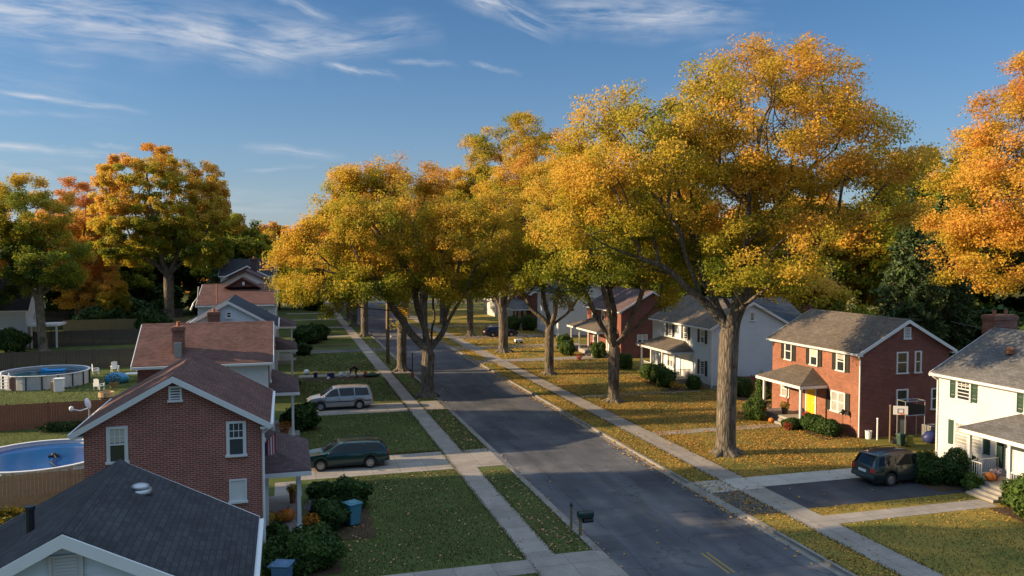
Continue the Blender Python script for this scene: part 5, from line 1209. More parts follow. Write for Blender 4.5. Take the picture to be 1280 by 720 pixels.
bin_('wheeled_bin', 'yellow green bin next to the small green bin beside the brick house', (37.0,40.3,0), .4, M_YTUB).scale = (.5,.5,.65)

def pumpkin(label, loc, r, m=M_PUMP):
    t = empty('pumpkin', loc, label, 'pumpkin', 'autumn pumpkins', world=False)
    b = MB(); b.lathe([(.001,.04*r)]+[(r*math.sin(a)**.8, r*.82*(1-math.cos(a))) for a in [PI*k/10 for k in range(1,10)]]+[(.001,1.58*r)], (0,0,0), 32, rib=.10, ribn=10); b.build('flesh', m, t, smooth=True)
    b = MB(); b.tube([(0,0,1.5*r),(.03*r,0,1.75*r),(.15*r,0,1.95*r)], [.12*r,.08*r,.09*r], 6); b.build('stem', M_STEM, t); return t
pumpkin('big orange pumpkin on the porch floor of the dark red brick house', (.02,35.1,.5), .33)
pumpkin('small orange pumpkin on the ground by the porch post of the dark red brick house', (.86,33.55,.02), .17)
pumpkin('orange pumpkin inside the railing of the near white house porch', (33.85,31.5,.56), .26)
pumpkin('orange pumpkin at the right railing of the near white house porch', (33.25,29.75,.38), .22)
pumpkin('small pumpkin beside the steps of the house with the yellow door', (32.9,48.8,.0), .2)
def potted(name, label, loc, r, tint, mat, pot=M_POT, h=.3, group='potted autumn flowers'):
    t = shrub(name, label, (loc[0],loc[1],loc[2]), (r,r,r*.7), int(loc[0]*100) % 97+3, 420, mat=mat, group=group, leaf=(.07,.06), tint=tint, cat='flowers')
    for ch in t.children: ch.location.z = h
    b = MB(); b.lathe([(r*.5,0),(r*.72,h),(r*.6,h),(r*.55,h-.04)], (0,0,0), 12)
    o = b.build('pot', pot, None); o.parent = t; return t
M_MUMO = leafmat('mum_orange', [(0,(.05,.08,.02)),(.35,(.45,.17,.02)),(1,(.62,.28,.03))], .2)
M_MUMY = leafmat('mum_yellow', [(0,(.05,.08,.02)),(.35,(.5,.3,.02)),(1,(.65,.42,.03))], .2)
M_MUMR = leafmat('mum_red', [(0,(.05,.07,.02)),(.35,(.3,.03,.02)),(1,(.5,.06,.05))], .2)
M_MUMP = leafmat('mum_pale', [(0,(.1,.1,.08)),(.4,(.4,.34,.42)),(1,(.5,.45,.55))], .2)
potted('potted_mum', 'yellow mum in a black pot by the brick wall of the first porch', (-.72,34.3,.5), .3, .6, M_MUMY, M_BLACK)
potted('potted_mum', 'orange mum in a pot right of the yellow one on the first porch', (-.28,34.35,.5), .27, .6, M_MUMO, M_BLACK)
potted('potted_mum', 'golden mum in a pot just outside the first porch post', (.98,34.4,.0), .33, .55, M_MUMO, M_BLACK, .5)
potted('potted_mum', 'pale lavender mum behind the golden one outside the first porch', (1.05,35.8,.0), .34, .6, M_MUMP, M_METAL, .6)
potted('potted_mum', 'yellow mum deep inside the first porch', (.25,37.6,.5), .25, .55, M_MUMY, M_POT, .5)
potted('potted_mum', 'orange mum under the second porch on the left', (-.1,52.4,.42), .4, .5, M_MUMO)
potted('potted_mum', 'orange mum on the third porch on the left', (.1,72.6,.42), .42, .5, M_MUMO)
potted('potted_mum', 'red mums low beside the hedge of the house with the yellow door', (32.6,46.4,0), .36, .6, M_MUMR, h=.1)
potted('potted_mum', 'red mum on the porch by the yellow door', (34.4,47.0,.48), .26, .6, M_MUMR, h=.2)
potted('potted_mum', 'green potted plant standing on the porch left of the yellow door', (34.2,49.1,.48), .34, .2, M_MUMY, M_SHUT_B, .4)
potted('potted_mum', 'orange mum by the walk, left of the porch of the yellow door house', (33.0,50.0,0), .3, .55, M_MUMO, h=.5)
potted('potted_mum', 'white flowers on the near white house porch beside the pumpkin', (34.3,31.6,.56), .26, .45, M_MUMP, h=.2)
potted('potted_mum', 'yellow flower clump before the white house porch by its near corner post', (32.9,63.2,0), .45, .5, M_MUMY, h=.1)
potted('potted_mum', 'red flowers at the walk of the dark brick house', (31.4,83.0,0), .4, .6, M_MUMR, h=.15)

t = empty('small_flag', (-.72,33.2,0), 'small striped flag hanging from the porch roof corner of the dark red brick house', 'flag', world=False)
b = MB(); b.tube([(-.15,0,4.3),(.35,-.25,4.9)], .018, 6); b.build('staff', M_METAL, t)
M_FLAGW = P('flag_white', (.6,.58,.58), .8); M_FLAGR = P('flag_red', (.38,.03,.05), .8); M_FLAGB = P('flag_blue', (.03,.04,.14), .8)
cl = None
for k in range(9):
    b = MB(); x0 = .30-.048*k
    b.add([(x0,-.2+.03*math.sin(k),4.82-.05*k),(x0-.05,-.2+.03*math.sin(k+1),4.77-.05*k),(x0-.04,-.18+.03*math.sin(k+1),3.95-.01*k),(x0+.01,-.18+.03*math.sin(k),3.96-.01*k)], [(0,1,2,3)])
    o = b.build('flag_stripe', M_FLAGB if k > 6 else (M_FLAGR if k % 2 == 0 else M_FLAGW), t, recalc=False)
    md = o.modifiers.new('s', 'SOLIDIFY'); md.thickness = .006

# satellite dish, patio things
t = empty('satellite_dish', (-10.55,49.0,0), 'white satellite dish on a thin pole behind the dark red brick house', 'satellite dish', world=False)
b = MB(); b.tube([(0,0,0),(0,0,3.3)], .05, 8); b.build('pole', M_METAL, t)
b = MB(); b.lathe([(.001,.0),(.2,.03),(.38,.11),(.45,.17),(.43,.18),(.2,.05),(.001,.02)], (0,0,0), 20, 'x'); o = b.build('dish', M_PLASTIC_W, t); o.location = (0,0,3.6); o.rotation_euler = (0,.35,PI*.8); o.scale = (.55,.45,.7)
b = MB(); b.tube([(0,0,3.32),(-.4,-.2,3.22),(-.75,-.38,3.35)], .035, 6); b.blob((-.8,-.4,3.4),(.12,.12,.14)); b.build('feed_arm', M_PLASTIC_W, t)
def chair(label, loc, rz):
    t = empty('patio_chair', loc, label, 'chair', 'white patio chairs', rz, world=False)
    b = MB(); b.box(-.28,.28,-.28,.28,.36,.41); b.build('seat', M_PLASTIC_W, t)
    b = MB()
    for k in range(5): b.box(-.27+.112*k,-.18+.112*k,.28,.31,.42,1.0+.06*math.sin(k*PI/4))
    b.build('backrest', M_PLASTIC_W, t)
    for s in (-1,1):
        b = MB(); b.box(s*.33-.05,s*.33+.05,-.3,.3,.58,.62); b.build('armrest', M_PLASTIC_W, t)
        for y in (-.25,.25): b = MB(); b.box(s*.3-.03,s*.3+.03,y-.03,y+.03,0,.575); b.build('leg', M_PLASTIC_W, t)
    return t
chair('white patio chair on the grass behind the blue tarp, right one', (-16.4,87.4,0), .4); chair('white patio chair on the grass behind the blue tarp, left one', (-17.9,86.2,0), 1.9)
chair('white patio chair next to the brown roofed house', (-14.3,88.0,0), -1.2); chair('white patio chair before the round green planter', (-15.6,76.2,0), 2.6)
def lump(name, label, cat, loc, r, m, seed, jit=.12, flat=.0):
    b = MB(); b.blob((0,0,r[2]*.8), r, 14, 9, jit, seed); b.v = [(x,y,max(z,0.0)) for x,y,z in b.v]
    o = b.build(name, m, None, smooth=True); o.location = loc; return tag(o, label, cat)
lump('tarp_cover', 'bright blue tarp draped over patio furniture behind the brown roof', 'tarp', (-14.9,80.0,0), (1.05,.75,.55), M_TARP, 3, .08)
t = empty('patio_table', (-13.6,80.8,0), 'white patio table between the blue tarp and the brown roofed house', 'table', world=False)
b = MB(); b.box(-.7,.7,-.5,.5,.7,.75); b.build('tabletop', M_PLASTIC_W, t)
for x in (-.6,.6):
    for y in (-.4,.4): b = MB(); b.box(x-.04,x+.04,y-.04,y+.04,0,.698); b.build('leg', M_PLASTIC_W, t)
potted('planter', 'round dark planter of green leaves beside the blue tarp', (-14.6,77.2,0), .6, .1, M_SHRUB, M_WOOD_MID, .5, 'yard plants')
t = empty('wooden_planter', (-13.9,70.5,0), 'tan half barrel beyond the roof edge of the dark red brick house', 'barrel', world=False)
b = MB(); b.lathe([(.45,0),(.6,.4),(.58,.75),(.52,.75),(.5,.6),(.001,.6)], (0,0,0), 18); b.build('staves', M_WOOD_TAN, t); b = MB(); b.lathe([(.6,.3),(.63,.3),(.63,.36),(.6,.36)], (0,0,0), 18); b.build('hoop', M_DARKMET, t)
t = empty('pool_slide', (-27.0,84.5,0), 'pale blue plastic slide at the left edge beside the round pool', 'slide', world=False)
b = MB(); b.tube([(2.2,-1,.35),(1.2,-.5,.7),(0,0,1.7),(-.5,.2,1.9)], [.35,.33,.33,.33], 8); b.build('chute', M_TARP, t); b = MB(); b.tube([(-.5,.2,0),(-.5,.2,1.9)], .06, 6); b.tube([(-.2,.5,0),(-.3,.4,1.8)], .06, 6); b.build('frame', M_METAL, t)

# basketball hoop beside the brick house
t = empty('basketball_hoop', (37.0,41.2,0), 'portable basketball hoop with a white backboard between brick and white house', 'basketball hoop', rz=-.5, world=False)
b = MB(); b.box(-.45,.45,-.3,.5,.02,.2); b.build('base', M_DARKMET, t, bevel=.03)
b = MB(); b.tube([(0,.3,.2),(0,.25,1.5),(0,0,2.1)], .055, 8); b.build('pole', M_DARKMET, t)
b = MB(); b.box(-.42,.42,-.25,-.21,1.85,2.4); o = b.build('backboard', M_PLASTIC_W, t)
b = MB(); 
for x0,x1,z0,z1 in ((-.18,.18,2.2,2.23),(-.18,.18,1.95,1.98),(-.18,-.15,1.98,2.2),(.15,.18,1.98,2.2)): b.box(x0,x1,-.262,-.251,z0,z1)
b.build('target_square', M_FLAGB, o)
b = MB(); b.tube([(.2*math.cos(a),-.47+.2*math.sin(a),1.95) for a in [2*PI*k/14 for k in range(15)]], .014, 5); b.build('rim', M_PUMP, t)
t = empty('screen_frame', (38.6,42.0,0), 'grey metal frame with mesh panels against the brick side wall', 'frame', world=False)
b = MB()
for x in (-.75,.75):
    for y in (-.35,.35): b.tube([(x,y,0),(x,y,2.5)], .03, 6)
b.tube([(-.75,-.35,2.5),(.75,-.35,2.5),(.75,.35,2.5),(-.75,.35,2.5),(-.75,-.35,2.5)], .03, 6); b.tube([(-.75,-.35,1.6),(.75,-.35,1.6)], .03, 6); b.build('frame', M_METAL, t)
b = MB(); b.add([(-.72,-.36,1.62),(.72,-.36,1.62),(.72,-.36,2.2),(-.72,-.36,2.47)], [(0,1,2,3)]); o = b.build('mesh_panel', M_DARKMET, t); o.modifiers.new('s','SOLIDIFY').thickness = .01
t = empty('air_conditioner', (39.9,41.7,0), 'grey outdoor air conditioner at the foot of the brick side wall', 'air conditioner', world=False)
b = MB(); b.box(-.4,.4,-.4,.4,.05,.9); b.build('casing', M_METAL, t, bevel=.03); b = MB(); b.lathe([(.3,.902),(.34,.902),(.34,.94),(.3,.94),(.3,.902)], (0,0,0), 20); b.build('fan_guard', M_DARKMET, t)
b = MB()
for k in range(9): b.box(-.36,.36,-.412,-.402,.14+.08*k,.18+.08*k)
b.build('grille', M_DARKMET, t)
lump('garden_bag', 'dark blue covered heap beside the air conditioner', 'bag', (39.0,40.8,0), (.5,.4,.4), M_NAVYC, 8)
b = MB(); b.lathe([(.18,0),(.21,.5),(.23,.5),(.23,.53),(.17,.53),(.16,.1),(.001,.1)], (0,0,0), 14); o = b.build('bucket', M_PLASTIC_W, None); o.location = (36.0,42.75,0); tag(o, 'pale bucket at the corner foot of the sunlit brick house', 'bucket')
def stake(label, loc, h, m):
    t = empty('garden_post', loc, label, 'post', 'posts beside the brick house', world=False)
    b = MB(); b.tube([(0,0,0),(0,0,h)], .05, 8); b.build('shaft', m, t); b = MB(); b.lathe([(.08,h+.002),(.08,h+.04),(.001,h+.09)], (0,0,0), 8); b.build('cap', m, t)
stake('tall grey post standing on the grass by the brick side wall', (36.65,41.6,0), 2.3, M_POLE); stake('short white post left of the tall grey one by the brick side wall', (36.3,42.3,0), 1.35, M_PLASTIC_W)
t = empty('yard_ornament', (35.0,43.95,0), 'small dark scarecrow ornament before the brick house window', 'ornament', world=False)
b = MB(); b.tube([(0,0,0),(0,0,1.5)], .02, 6); b.build('stake', M_DARKMET, t); b = MB(); b.blob((0,0,1.55),(.13,.1,.2)); b.tube([(-.3,0,1.5),(.3,0,1.62)], .04, 6); b.build('figure', M_BLACK, t)
b = MB(); b.blob((0,0,.12),(.16,.13,.13),10,7,.25,4); o = b.build('paper_bag', M_PLASTIC_W, None); o.location = (14.4,113,-.1); tag(o, 'crumpled white bag lying far up on the road', 'bag')
t = empty('toy_cart', (29.5,100.5,0), 'small pale blue toy cart on the lawn before the navy car', 'toy', world=False)
b = MB(); b.box(-.5,.5,-.3,.3,.2,.55); b.build('tub', M_SIDE_B, t, bevel=.04)
for x in (-.35,.35):
    b = MB(); b.lathe([(.001,-.33),(.15,-.33),(.15,.33),(.001,.33)], (x,0,.15), 12, 'y'); b.build('wheel', M_TYRE, t)

# gardener and garden tools in the bed beyond the silver van
def skin_mesh(name, nodes, edges, mat, parent, sub=2, root=0):
    me = bpy.data.meshes.new(name); me.from_pydata([n[:3] for n in nodes], edges, []); o = bpy.data.objects.new(name, me); COL.objects.link(o)
    md = o.modifiers.new('skin', 'SKIN'); md.use_smooth_shade = True; o.modifiers.new('sub', 'SUBSURF').levels = sub
    o.modifiers['sub'].render_levels = sub
    if not me.skin_vertices: 
        bpy.context.view_layer.objects.active = o; me.skin_vertices if me.skin_vertices else None
    sv = me.skin_vertices[0].data
    for i, n in enumerate(nodes): sv[i].radius = (n[3], n[3] if len(n) < 5 else n[4]); sv[i].use_root = (i == root)
    dg = bpy.context.evaluated_depsgraph_get(); m2 = bpy.data.meshes.new_from_object(o.evaluated_get(dg)); o.modifiers.clear(); o.data = m2; m2.name = name
    m2.materials.clear(); m2.materials.append(mat); o.parent = parent; return o
t = empty('person', (6.35,77.1,.02), 'person in black clothes bent over the flower bed beyond the silver van', 'person', rz=.0, world=False)
N_ = [(.22,0,.90,.15,.17),(.02,0,1.03,.14,.17),(-.2,0,1.02,.14,.18),(-.36,0,.93,.06),(-.47,0,.84,.09)]
E_ = [(0,1),(1,2),(2,3),(3,4)]
def limb(parent, pts):
    for p in pts: N_.append(p); E_.append((parent, len(N_)-1)); parent = len(N_)-1
    return parent
for s in (-1,1):
    limb(0, [(.24,s*.11,.84,.10),(.06,s*.2,.48,.075),(.26,s*.2,.11,.05),(.22,s*.2,.05,.05),(.08,s*.21,.04,.042)])
    limb(2, [(-.26,s*.2,.97,.07),(-.34,s*.25,.68,.05),(-.45,s*.17,.42,.036)])
body = skin_mesh('body', N_, E_, M_BLACK, t)
hb = MB(); hb.blob((-.50,0,.80),(.105,.085,.13),14,10); hb.blob((-.60,0,.79),(.025,.018,.03),6,5)
for s in (-1,1): hb.blob((-.50,s*.088,.80),(.03,.012,.035),6,5)
hb.build('face', M_SKIN, t, smooth=True)
hb = MB(); hb.blob((-.455,0,.845),(.115,.1,.125),14,10,.05,2); hb.blob((-.37,0,.83),(.06,.07,.12),10,8,.05,3); hb.build('hair', M_HAIR, t, smooth=True)
for s in (-1,1):
    n = [(-.45,s*.17,.42,.032),(-.49,s*.165,.35,.036,.02)]; e = [(0,1)]
    for k in range(4): n += [(-.51+.008*k,s*.165+.022*(k-1.5),.30,.009),(-.50,s*.165+.024*(k-1.5),.245+.008*abs(k-1.3),.008)]; e += [(1,len(n)-2),(len(n)-2,len(n)-1)]
    n += [(-.46,s*.165-s*.05,.33,.011),(-.47,s*.165-s*.07,.28,.009)]; e += [(1,len(n)-2),(len(n)-2,len(n)-1)]
    skin_mesh('hand', n, e, M_SKIN, t, 1)
b = MB(); b.lathe([(.155,.0),(.16,.06),(.15,.12)], (0,0,0), 14, 'x'); o = b.build('shirt_band', M_REDC, t); o.location = (.08,0,1.0); o.scale = (1,1.12,1.0)
def tool(name, label, cat, loc, fn_):
    t = empty(name, loc, label, cat, 'garden things in the bed beyond the van', world=False); fn_(t); return t
def buck(m):
    def f(t):
        b = MB(); b.lathe([(.16,0),(.2,.42),(.22,.42),(.22,.45),(.17,.45),(.15,.1),(.001,.1)], (0,0,0), 14); b.build('pail', m, t)
        b = MB(); b.tube([(.21*math.cos(a),0,.43+.2*math.sin(a)) for a in [PI*k/8 for k in range(9)]], .01, 4); b.build('handle', M_METAL, t)
    return f
tool('bucket', 'navy bucket at the far left of the flower bed beyond the van', 'bucket', (2.75,78.2,.02), buck(M_NAVYC))
tool('bucket', 'white pail lying near the gardener in the flower bed', 'bucket', (5.75,77.9,.02), buck(M_PLASTIC_W))
def crate(t):
    b = MB(); b.box(-.33,.33,-.22,.22,.02,.06); b.box(-.33,.33,-.22,-.19,.06,.4); b.box(-.33,.33,.19,.22,.06,.4); b.box(-.33,-.3,-.19,.19,.06,.4); b.box(.3,.33,-.19,.19,.06,.4); b.build('tub', M_NAVYC, t)
    b = MB(); b.box(-.35,.35,-.24,.24,.402,.44); b.build('lid', M_NAVYC, t)
tool('storage_tub', 'navy plastic tub in the middle of the flower bed', 'tub', (4.15,77.8,.02), crate)
def sack(m, r=(.24,.2,.3)):
    def f(t):
        b = MB(); b.blob((0,0,r[2]*.85), r, 12, 8, .12, 5); b.build('sack', m, t, smooth=True); b = MB(); b.tube([(0,0,r[2]*1.7),(.03,0,r[2]*2.1)], [.05,.09], 6); b.build('neck', m, t)
    return f
tool('garden_sack', 'pale blue grey sack standing left of the gardener', 'sack', (5.1,77.4,.02), sack(M_SIDE_B)); tool('garden_sack', 'red sack right of the gardener', 'sack', (7.35,77.3,.02), sack(M_REDC, (.2,.2,.26)))
tool('garden_sack', 'small white ball of rags at the front of the flower bed', 'sack', (3.85,76.5,.02), sack(M_PLASTIC_W, (.16,.14,.14)))
lump('soil_heap', 'low heap of dark plants at the right end of the flower bed', 'heap', (8.0,77.2,.02), (.7,.35,.22), M_SHUT_G, 6, .3)
lump('garden_ball', 'white ball ornament by the path beyond the second porch', 'ornament', (2.0,80.6,.0), (.28,.28,.28), M_PLASTIC_W, 7, .03)

# wires over the roofs on the right
def cable(label, p, q, sag):
    P_, Q_ = Vector(p), Vector(q); b = MB(); b.tube([P_+(Q_-P_)*k/16 - Vector((0,0,sag*4*(k/16)*(1-k/16))) for k in range(17)], .018, 4)
    return tag(b.build('service_cable', M_DARKMET, None), label, 'cable', 'overhead service cables')
cable('thin dark cable swooping over the roof of the brick house with the yellow door', (34.5,56,7.9), (41.5,44.3,7.4), .5)
cable('thin dark cable crossing the roof of the near white house', (40.6,41,7.6), (38.2,24,8.2), .5)

# ------------------------------------------------------------------ fallen leaves and grass
def scatter(name, rects, mat, label, seed, cat):
    rng = np.random.default_rng(seed); Vs, Qs, Ts = [], [], []; off = 0
    for x0,x1,y0,y1,den,z,s,cl in rects:
        n = int((x1-x0)*(y1-y0)*den); x = rng.uniform(x0,x1,n); y = rng.uniform(y0,y1,n)
        f = .5+.25*np.sin(x*.9+1.3*np.sin(y*.35))+.25*np.sin(y*.55+1.7*np.sin(x*.5)+seed); f += .3*np.sin(x*2.3+y*1.1)*np.sin(y*1.9-x*.7); k = rng.random(n) < (1-cl)+cl*np.clip(f*1.35-.12,0,1)
        x, y = x[k], y[k]; c = np.stack([x,y,z+rng.uniform(.012,.04,len(x))],1)
        v, q, t = leaf_cards(rng, c, s, s*.75, rng.random(len(x)), 2.2, None, .25)
        Vs.append(v); Qs.append(q+off); Ts.append(t); off += len(v)
    o = bpy.data.objects.new(name, np_mesh(name, np.concatenate(Vs), np.concatenate(Qs), np.concatenate(Ts), mat)); COL.objects.link(o); tag(o, label, cat, kind='stuff')
scatter('fallen_leaves', [(20.3,21.85,18,60,80,0,.09,.75),(20.3,21.85,60,130,16,0,.17,.5),(23.4,35.2,37.1,62,110,0,.085,1),(23.4,35.2,37.1,62,20,0,.10,.2),(23.4,35.6,62,84,55,0,.12,.95),(23.4,36,86,130,8,0,.22,.5),
   (23.4,34,20,29.5,24,0,.085,.95),(23.4,32,30.7,31.7,26,0,.085,.7),(21.9,23.4,20,120,2.2,.02,.12,.6),(19.45,20.1,20,31,18,-.1,.11,.7),(19.4,20.1,31,75,34,-.1,.12,.55),(19.6,20.1,75,130,16,-.1,.18,.4),(12.4,19.4,20,100,.22,-.105,.12,.3),(35,46,53,61.5,12,0,.14,.4),(23.4,33.5,31.8,37,.7,.02,.11,.3)],
   M_FALLEN, 'golden leaves fallen over the right lawns and along the kerb', 3, 'leaves')
scatter('pale_leaves', [(10.2,11.8,29.6,42,22,0,.11,.6),(10.2,11.8,46.2,59.8,14,0,.13,.6),(10.2,11.8,63.6,110,7,0,.16,.5),(2,8.9,20,28,5,0,.10,.6),(2,8.9,29.4,42.9,6.5,0,.10,.75),(1,8.9,47.1,59.7,2.6,0,.12,.7),(1,8.9,63.4,76,1.4,0,.14,.6),(12,12.5,20,110,9,-.1,.11,.6),(8.95,10.2,20,80,.8,.02,.11,.4),(1,8.9,80,97,.8,0,.16,.4),(-18,-8,36,60,1.5,0,.13,.5)],
   M_FALLENP, 'pale leaves fallen over the left lawns and verge', 4, 'leaves')
def grass():
    rng = np.random.default_rng(9); Vs, Ts = [], []
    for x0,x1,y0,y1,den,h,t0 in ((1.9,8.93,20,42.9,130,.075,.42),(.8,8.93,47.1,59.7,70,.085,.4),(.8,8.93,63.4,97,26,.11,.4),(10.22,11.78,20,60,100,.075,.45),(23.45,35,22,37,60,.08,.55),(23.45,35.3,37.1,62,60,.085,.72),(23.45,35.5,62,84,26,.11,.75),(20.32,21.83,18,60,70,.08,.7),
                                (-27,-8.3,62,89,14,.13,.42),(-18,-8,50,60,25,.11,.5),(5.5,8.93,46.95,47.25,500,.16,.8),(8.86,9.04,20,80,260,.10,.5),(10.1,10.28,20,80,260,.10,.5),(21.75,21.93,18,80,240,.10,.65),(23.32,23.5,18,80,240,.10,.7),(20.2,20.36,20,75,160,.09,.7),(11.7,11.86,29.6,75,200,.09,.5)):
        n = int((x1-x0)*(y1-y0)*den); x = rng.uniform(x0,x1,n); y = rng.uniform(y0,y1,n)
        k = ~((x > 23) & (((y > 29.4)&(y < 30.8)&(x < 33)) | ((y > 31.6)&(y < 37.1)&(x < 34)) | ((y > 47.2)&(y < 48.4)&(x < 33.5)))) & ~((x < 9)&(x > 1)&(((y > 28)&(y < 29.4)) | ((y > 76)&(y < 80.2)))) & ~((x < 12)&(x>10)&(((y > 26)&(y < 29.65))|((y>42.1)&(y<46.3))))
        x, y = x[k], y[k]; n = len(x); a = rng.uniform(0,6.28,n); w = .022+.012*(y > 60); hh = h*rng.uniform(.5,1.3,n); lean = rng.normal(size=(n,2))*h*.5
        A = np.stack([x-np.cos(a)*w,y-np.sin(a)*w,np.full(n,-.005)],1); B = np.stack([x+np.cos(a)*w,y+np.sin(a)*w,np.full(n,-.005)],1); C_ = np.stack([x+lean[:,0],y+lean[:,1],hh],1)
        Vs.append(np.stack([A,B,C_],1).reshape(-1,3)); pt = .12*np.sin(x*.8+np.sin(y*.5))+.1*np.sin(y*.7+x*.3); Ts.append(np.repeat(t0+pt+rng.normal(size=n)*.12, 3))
    v = np.concatenate(Vs); o = bpy.data.objects.new('grass', np_mesh('grass', v, np.arange(len(v)).reshape(-1,3), np.concatenate(Ts), M_GRASS)); COL.objects.link(o); tag(o, 'short grass of the front and back lawns', 'grass', kind='stuff')
grass()

# ------------------------------------------------------------------ camera, light, sky
F_, CX, CY = 1000., 640., 360.
yaw, pit = math.atan(285/1001.), math.atan(45/1000.)
Fw = Vector((math.sin(yaw)*math.cos(pit), math.cos(yaw)*math.cos(pit), -math.sin(pit)))
cam = bpy.data.cameras.new('camera'); co = bpy.data.objects.new('camera', cam); COL.objects.link(co); SC.camera = co
co.location = (0,0,12); co.rotation_euler = Fw.to_track_quat('-Z','Y').to_euler(); cam.sensor_width = 36; cam.lens = 36*F_/1280; cam.clip_end = 6000; cam.clip_start = .5

EL_, AZ_ = math.radians(19.5), math.radians(10)
sd = Vector((-math.cos(EL_)*math.cos(AZ_), math.cos(EL_)*math.sin(AZ_), math.sin(EL_)))   # towards the sun
sl = bpy.data.lights.new('sun', 'SUN'); so = bpy.data.objects.new('sun', sl); COL.objects.link(so)
sl.energy = 5.0; sl.angle = math.radians(.55); sl.color = (1,.73,.43); so.rotation_euler = (-sd).to_track_quat('-Z','Y').to_euler(); so.location = sd*60

w = bpy.data.worlds.new('World'); SC.world = w; w.use_nodes = True
nt = w.node_tree; N, L = nt.nodes, nt.links; bg = N['Background']
sky = N.new('ShaderNodeTexSky'); sky.sky_type = 'NISHITA'; sky.sun_disc = False; sky.sun_elevation = EL_; sky.sun_rotation = math.radians(270)+AZ_
sky.altitude = 100; sky.air_density = .9; sky.dust_density = .7; sky.ozone_density = 6.5
tc = N.new('ShaderNodeTexCoord'); D = tc.outputs['Generated']
Rv = Vector((math.cos(yaw), -math.sin(yaw), 0)); Uv = Rv.cross(Fw)
def pdir(u, v): return (Fw + Rv*((u-CX)/F_) + Uv*((CY-v)/F_)).normalized()
def mth(op, a, b=None, c=None):
    n = N.new('ShaderNodeMath'); n.operation = op
    for i, q in enumerate((a, b, c)):
        if q is None: continue
        if isinstance(q, (int, float)): n.inputs[i].default_value = q
        else: L.new(q, n.inputs[i])
    return n.outputs[0]
def dot(vec):
    n = N.new('ShaderNodeVectorMath'); n.operation = 'DOT_PRODUCT'; L.new(D, n.inputs[0]); n.inputs[1].default_value = vec; return n.outputs['Value']
# cirrus streaks lie along arcs of the sky dome: start, end, half width, strength, frayed edge
STREAKS = [((-160,0),(300,42),.042,.8,.02),((180,28),(400,78),.034,.7,.02),((300,62),(560,40),.028,.6,.018),((-120,30),(240,66),.03,.3,.02),((200,10),(480,60),.04,.3,.02),((330,-12),(425,28),.009,.7,.006),((400,80),(505,98),.006,.85,.006),((480,74),(580,82),.005,.45,.004),((585,76),(655,94),.0045,.5,.004),
           ((560,-20),(710,44),.022,1.0,.014),((660,16),(960,22),.036,.7,.02),((840,60),(1000,40),.014,.25,.012),((-40,108),(190,142),.0045,.65,.004),((-60,138),(140,146),.005,.35,.004),((-60,176),(165,196),.0065,.7,.006),((110,180),(175,188),.004,.5,.004),((295,182),(440,196),.008,.5,.007),((300,214),(400,207),.004,.4,.004),((-200,205),(260,232),.03,.35,.02),((-100,250),(420,262),.03,.4,.015),((-200,60),(200,140),.05,.14,.03),((760,150),(1100,60),.03,.10,.03),((40,76),(130,84),.004,.2,.004)]
total = None
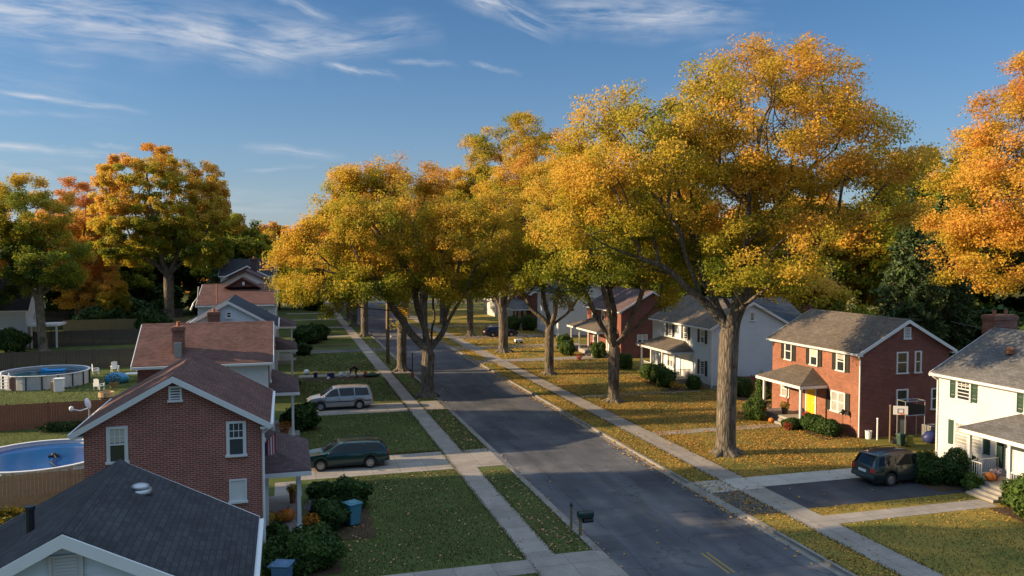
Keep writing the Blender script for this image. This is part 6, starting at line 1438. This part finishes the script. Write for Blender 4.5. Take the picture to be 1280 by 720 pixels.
for i, (a, b_, wd, st, fr) in enumerate(STREAKS):
    d0, d1 = pdir(*a), pdir(*b_); e = (d1-d0); ln = e.length; e.normalize(); nn = e.cross((d0+d1).normalized()).normalized()
    t_ = mth('DIVIDE', mth('SUBTRACT', dot(e), d0.dot(e)), ln); s_ = mth('SUBTRACT', dot(nn), (d0.dot(nn)+d1.dot(nn))/2)
    cx = N.new('ShaderNodeCombineXYZ'); L.new(mth('MULTIPLY', dot(e), 5.5), cx.inputs[0]); L.new(mth('MULTIPLY', dot(nn), 34), cx.inputs[1]); cx.inputs[2].default_value = i*3.7
    nz = N.new('ShaderNodeTexNoise'); nz.inputs['Scale'].default_value = 2.2; nz.inputs['Detail'].default_value = 7; nz.inputs['Roughness'].default_value = .62; nz.inputs['Distortion'].default_value = .45; L.new(cx.outputs[0], nz.inputs['Vector'])
    c2 = N.new('ShaderNodeCombineXYZ'); L.new(mth('MULTIPLY', t_, 2.2), c2.inputs[0]); c2.inputs[1].default_value = i*5.1
    n2 = N.new('ShaderNodeTexNoise'); n2.inputs['Scale'].default_value = 1.4; n2.inputs['Detail'].default_value = 3; L.new(c2.outputs[0], n2.inputs['Vector'])
    bend = mth('MULTIPLY', mth('SUBTRACT', n2.outputs['Fac'], .5), fr*2.2)
    ds = mth('DIVIDE', mth('ABSOLUTE', mth('SUBTRACT', s_, bend)), wd)
    ac = mth('POWER', mth('MAXIMUM', mth('SUBTRACT', 1, ds), 0), 1.3)
    en = mth('MULTIPLY', mth('MINIMUM', mth('MAXIMUM', mth('MULTIPLY', t_, 4), 0), 1), mth('MINIMUM', mth('MAXIMUM', mth('MULTIPLY', mth('SUBTRACT', 1, t_), 3.2), 0), 1))
    tex = mth('MINIMUM', mth('MAXIMUM', mth('MULTIPLY', mth('SUBTRACT', nz.outputs['Fac'], .36), 3.6), 0), 1.15)
    m_ = mth('MULTIPLY', mth('MULTIPLY', ac, en), mth('MULTIPLY', tex, st))
    total = m_ if total is None else mth('ADD', total, m_)
mask = mth('MINIMUM', total, .9)
SKYK = .07
mx = N.new('ShaderNodeMix'); mx.data_type = 'RGBA'; L.new(mask, mx.inputs[0])
st_ = N.new('ShaderNodeMix'); st_.data_type = 'RGBA'; st_.blend_type = 'MULTIPLY'; st_.inputs[0].default_value = 1; L.new(sky.outputs[0], st_.inputs[6]); st_.inputs[7].default_value = (.68,.97,.98,1)
hz = N.new('ShaderNodeMix'); hz.data_type = 'RGBA'; L.new(st_.outputs[2], hz.inputs[6]); hz.inputs[7].default_value = (3.6,3.75,3.95,1)   # thin high haze low over the horizon
sz = N.new('ShaderNodeSeparateXYZ'); L.new(D, sz.inputs[0]); L.new(mth('MULTIPLY', mth('EXPONENT', mth('MULTIPLY', mth('MAXIMUM', sz.outputs[2], 0), -8.5)), .92), hz.inputs[0])
ov = N.new('ShaderNodeMix'); ov.data_type = 'RGBA'; L.new(hz.outputs[2], ov.inputs[6]); ov.inputs[7].default_value = (5.6,7.4,9.9,1)   # brighter upper sky added out of view to lift the fill in shade
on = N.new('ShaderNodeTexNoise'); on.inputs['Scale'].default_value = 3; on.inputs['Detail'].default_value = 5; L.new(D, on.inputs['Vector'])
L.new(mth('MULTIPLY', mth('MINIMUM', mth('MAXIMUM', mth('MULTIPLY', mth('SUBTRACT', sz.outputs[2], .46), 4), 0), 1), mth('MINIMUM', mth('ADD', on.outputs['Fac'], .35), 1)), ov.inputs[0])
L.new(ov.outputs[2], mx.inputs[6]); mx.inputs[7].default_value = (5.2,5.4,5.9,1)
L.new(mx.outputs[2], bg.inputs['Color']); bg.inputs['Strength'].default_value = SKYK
vs = SC.view_settings; vs.view_transform = 'Standard'; vs.look = 'None'; vs.gamma = 1; vs.exposure = .9; vs.use_curve_mapping = False
SC.render.film_transparent = False
try: SC.cycles.use_denoising = True; SC.cycles.max_bounces = 6; SC.cycles.diffuse_bounces = 4; SC.cycles.transmission_bounces = 4; SC.cycles.glossy_bounces = 2
except Exception: pass
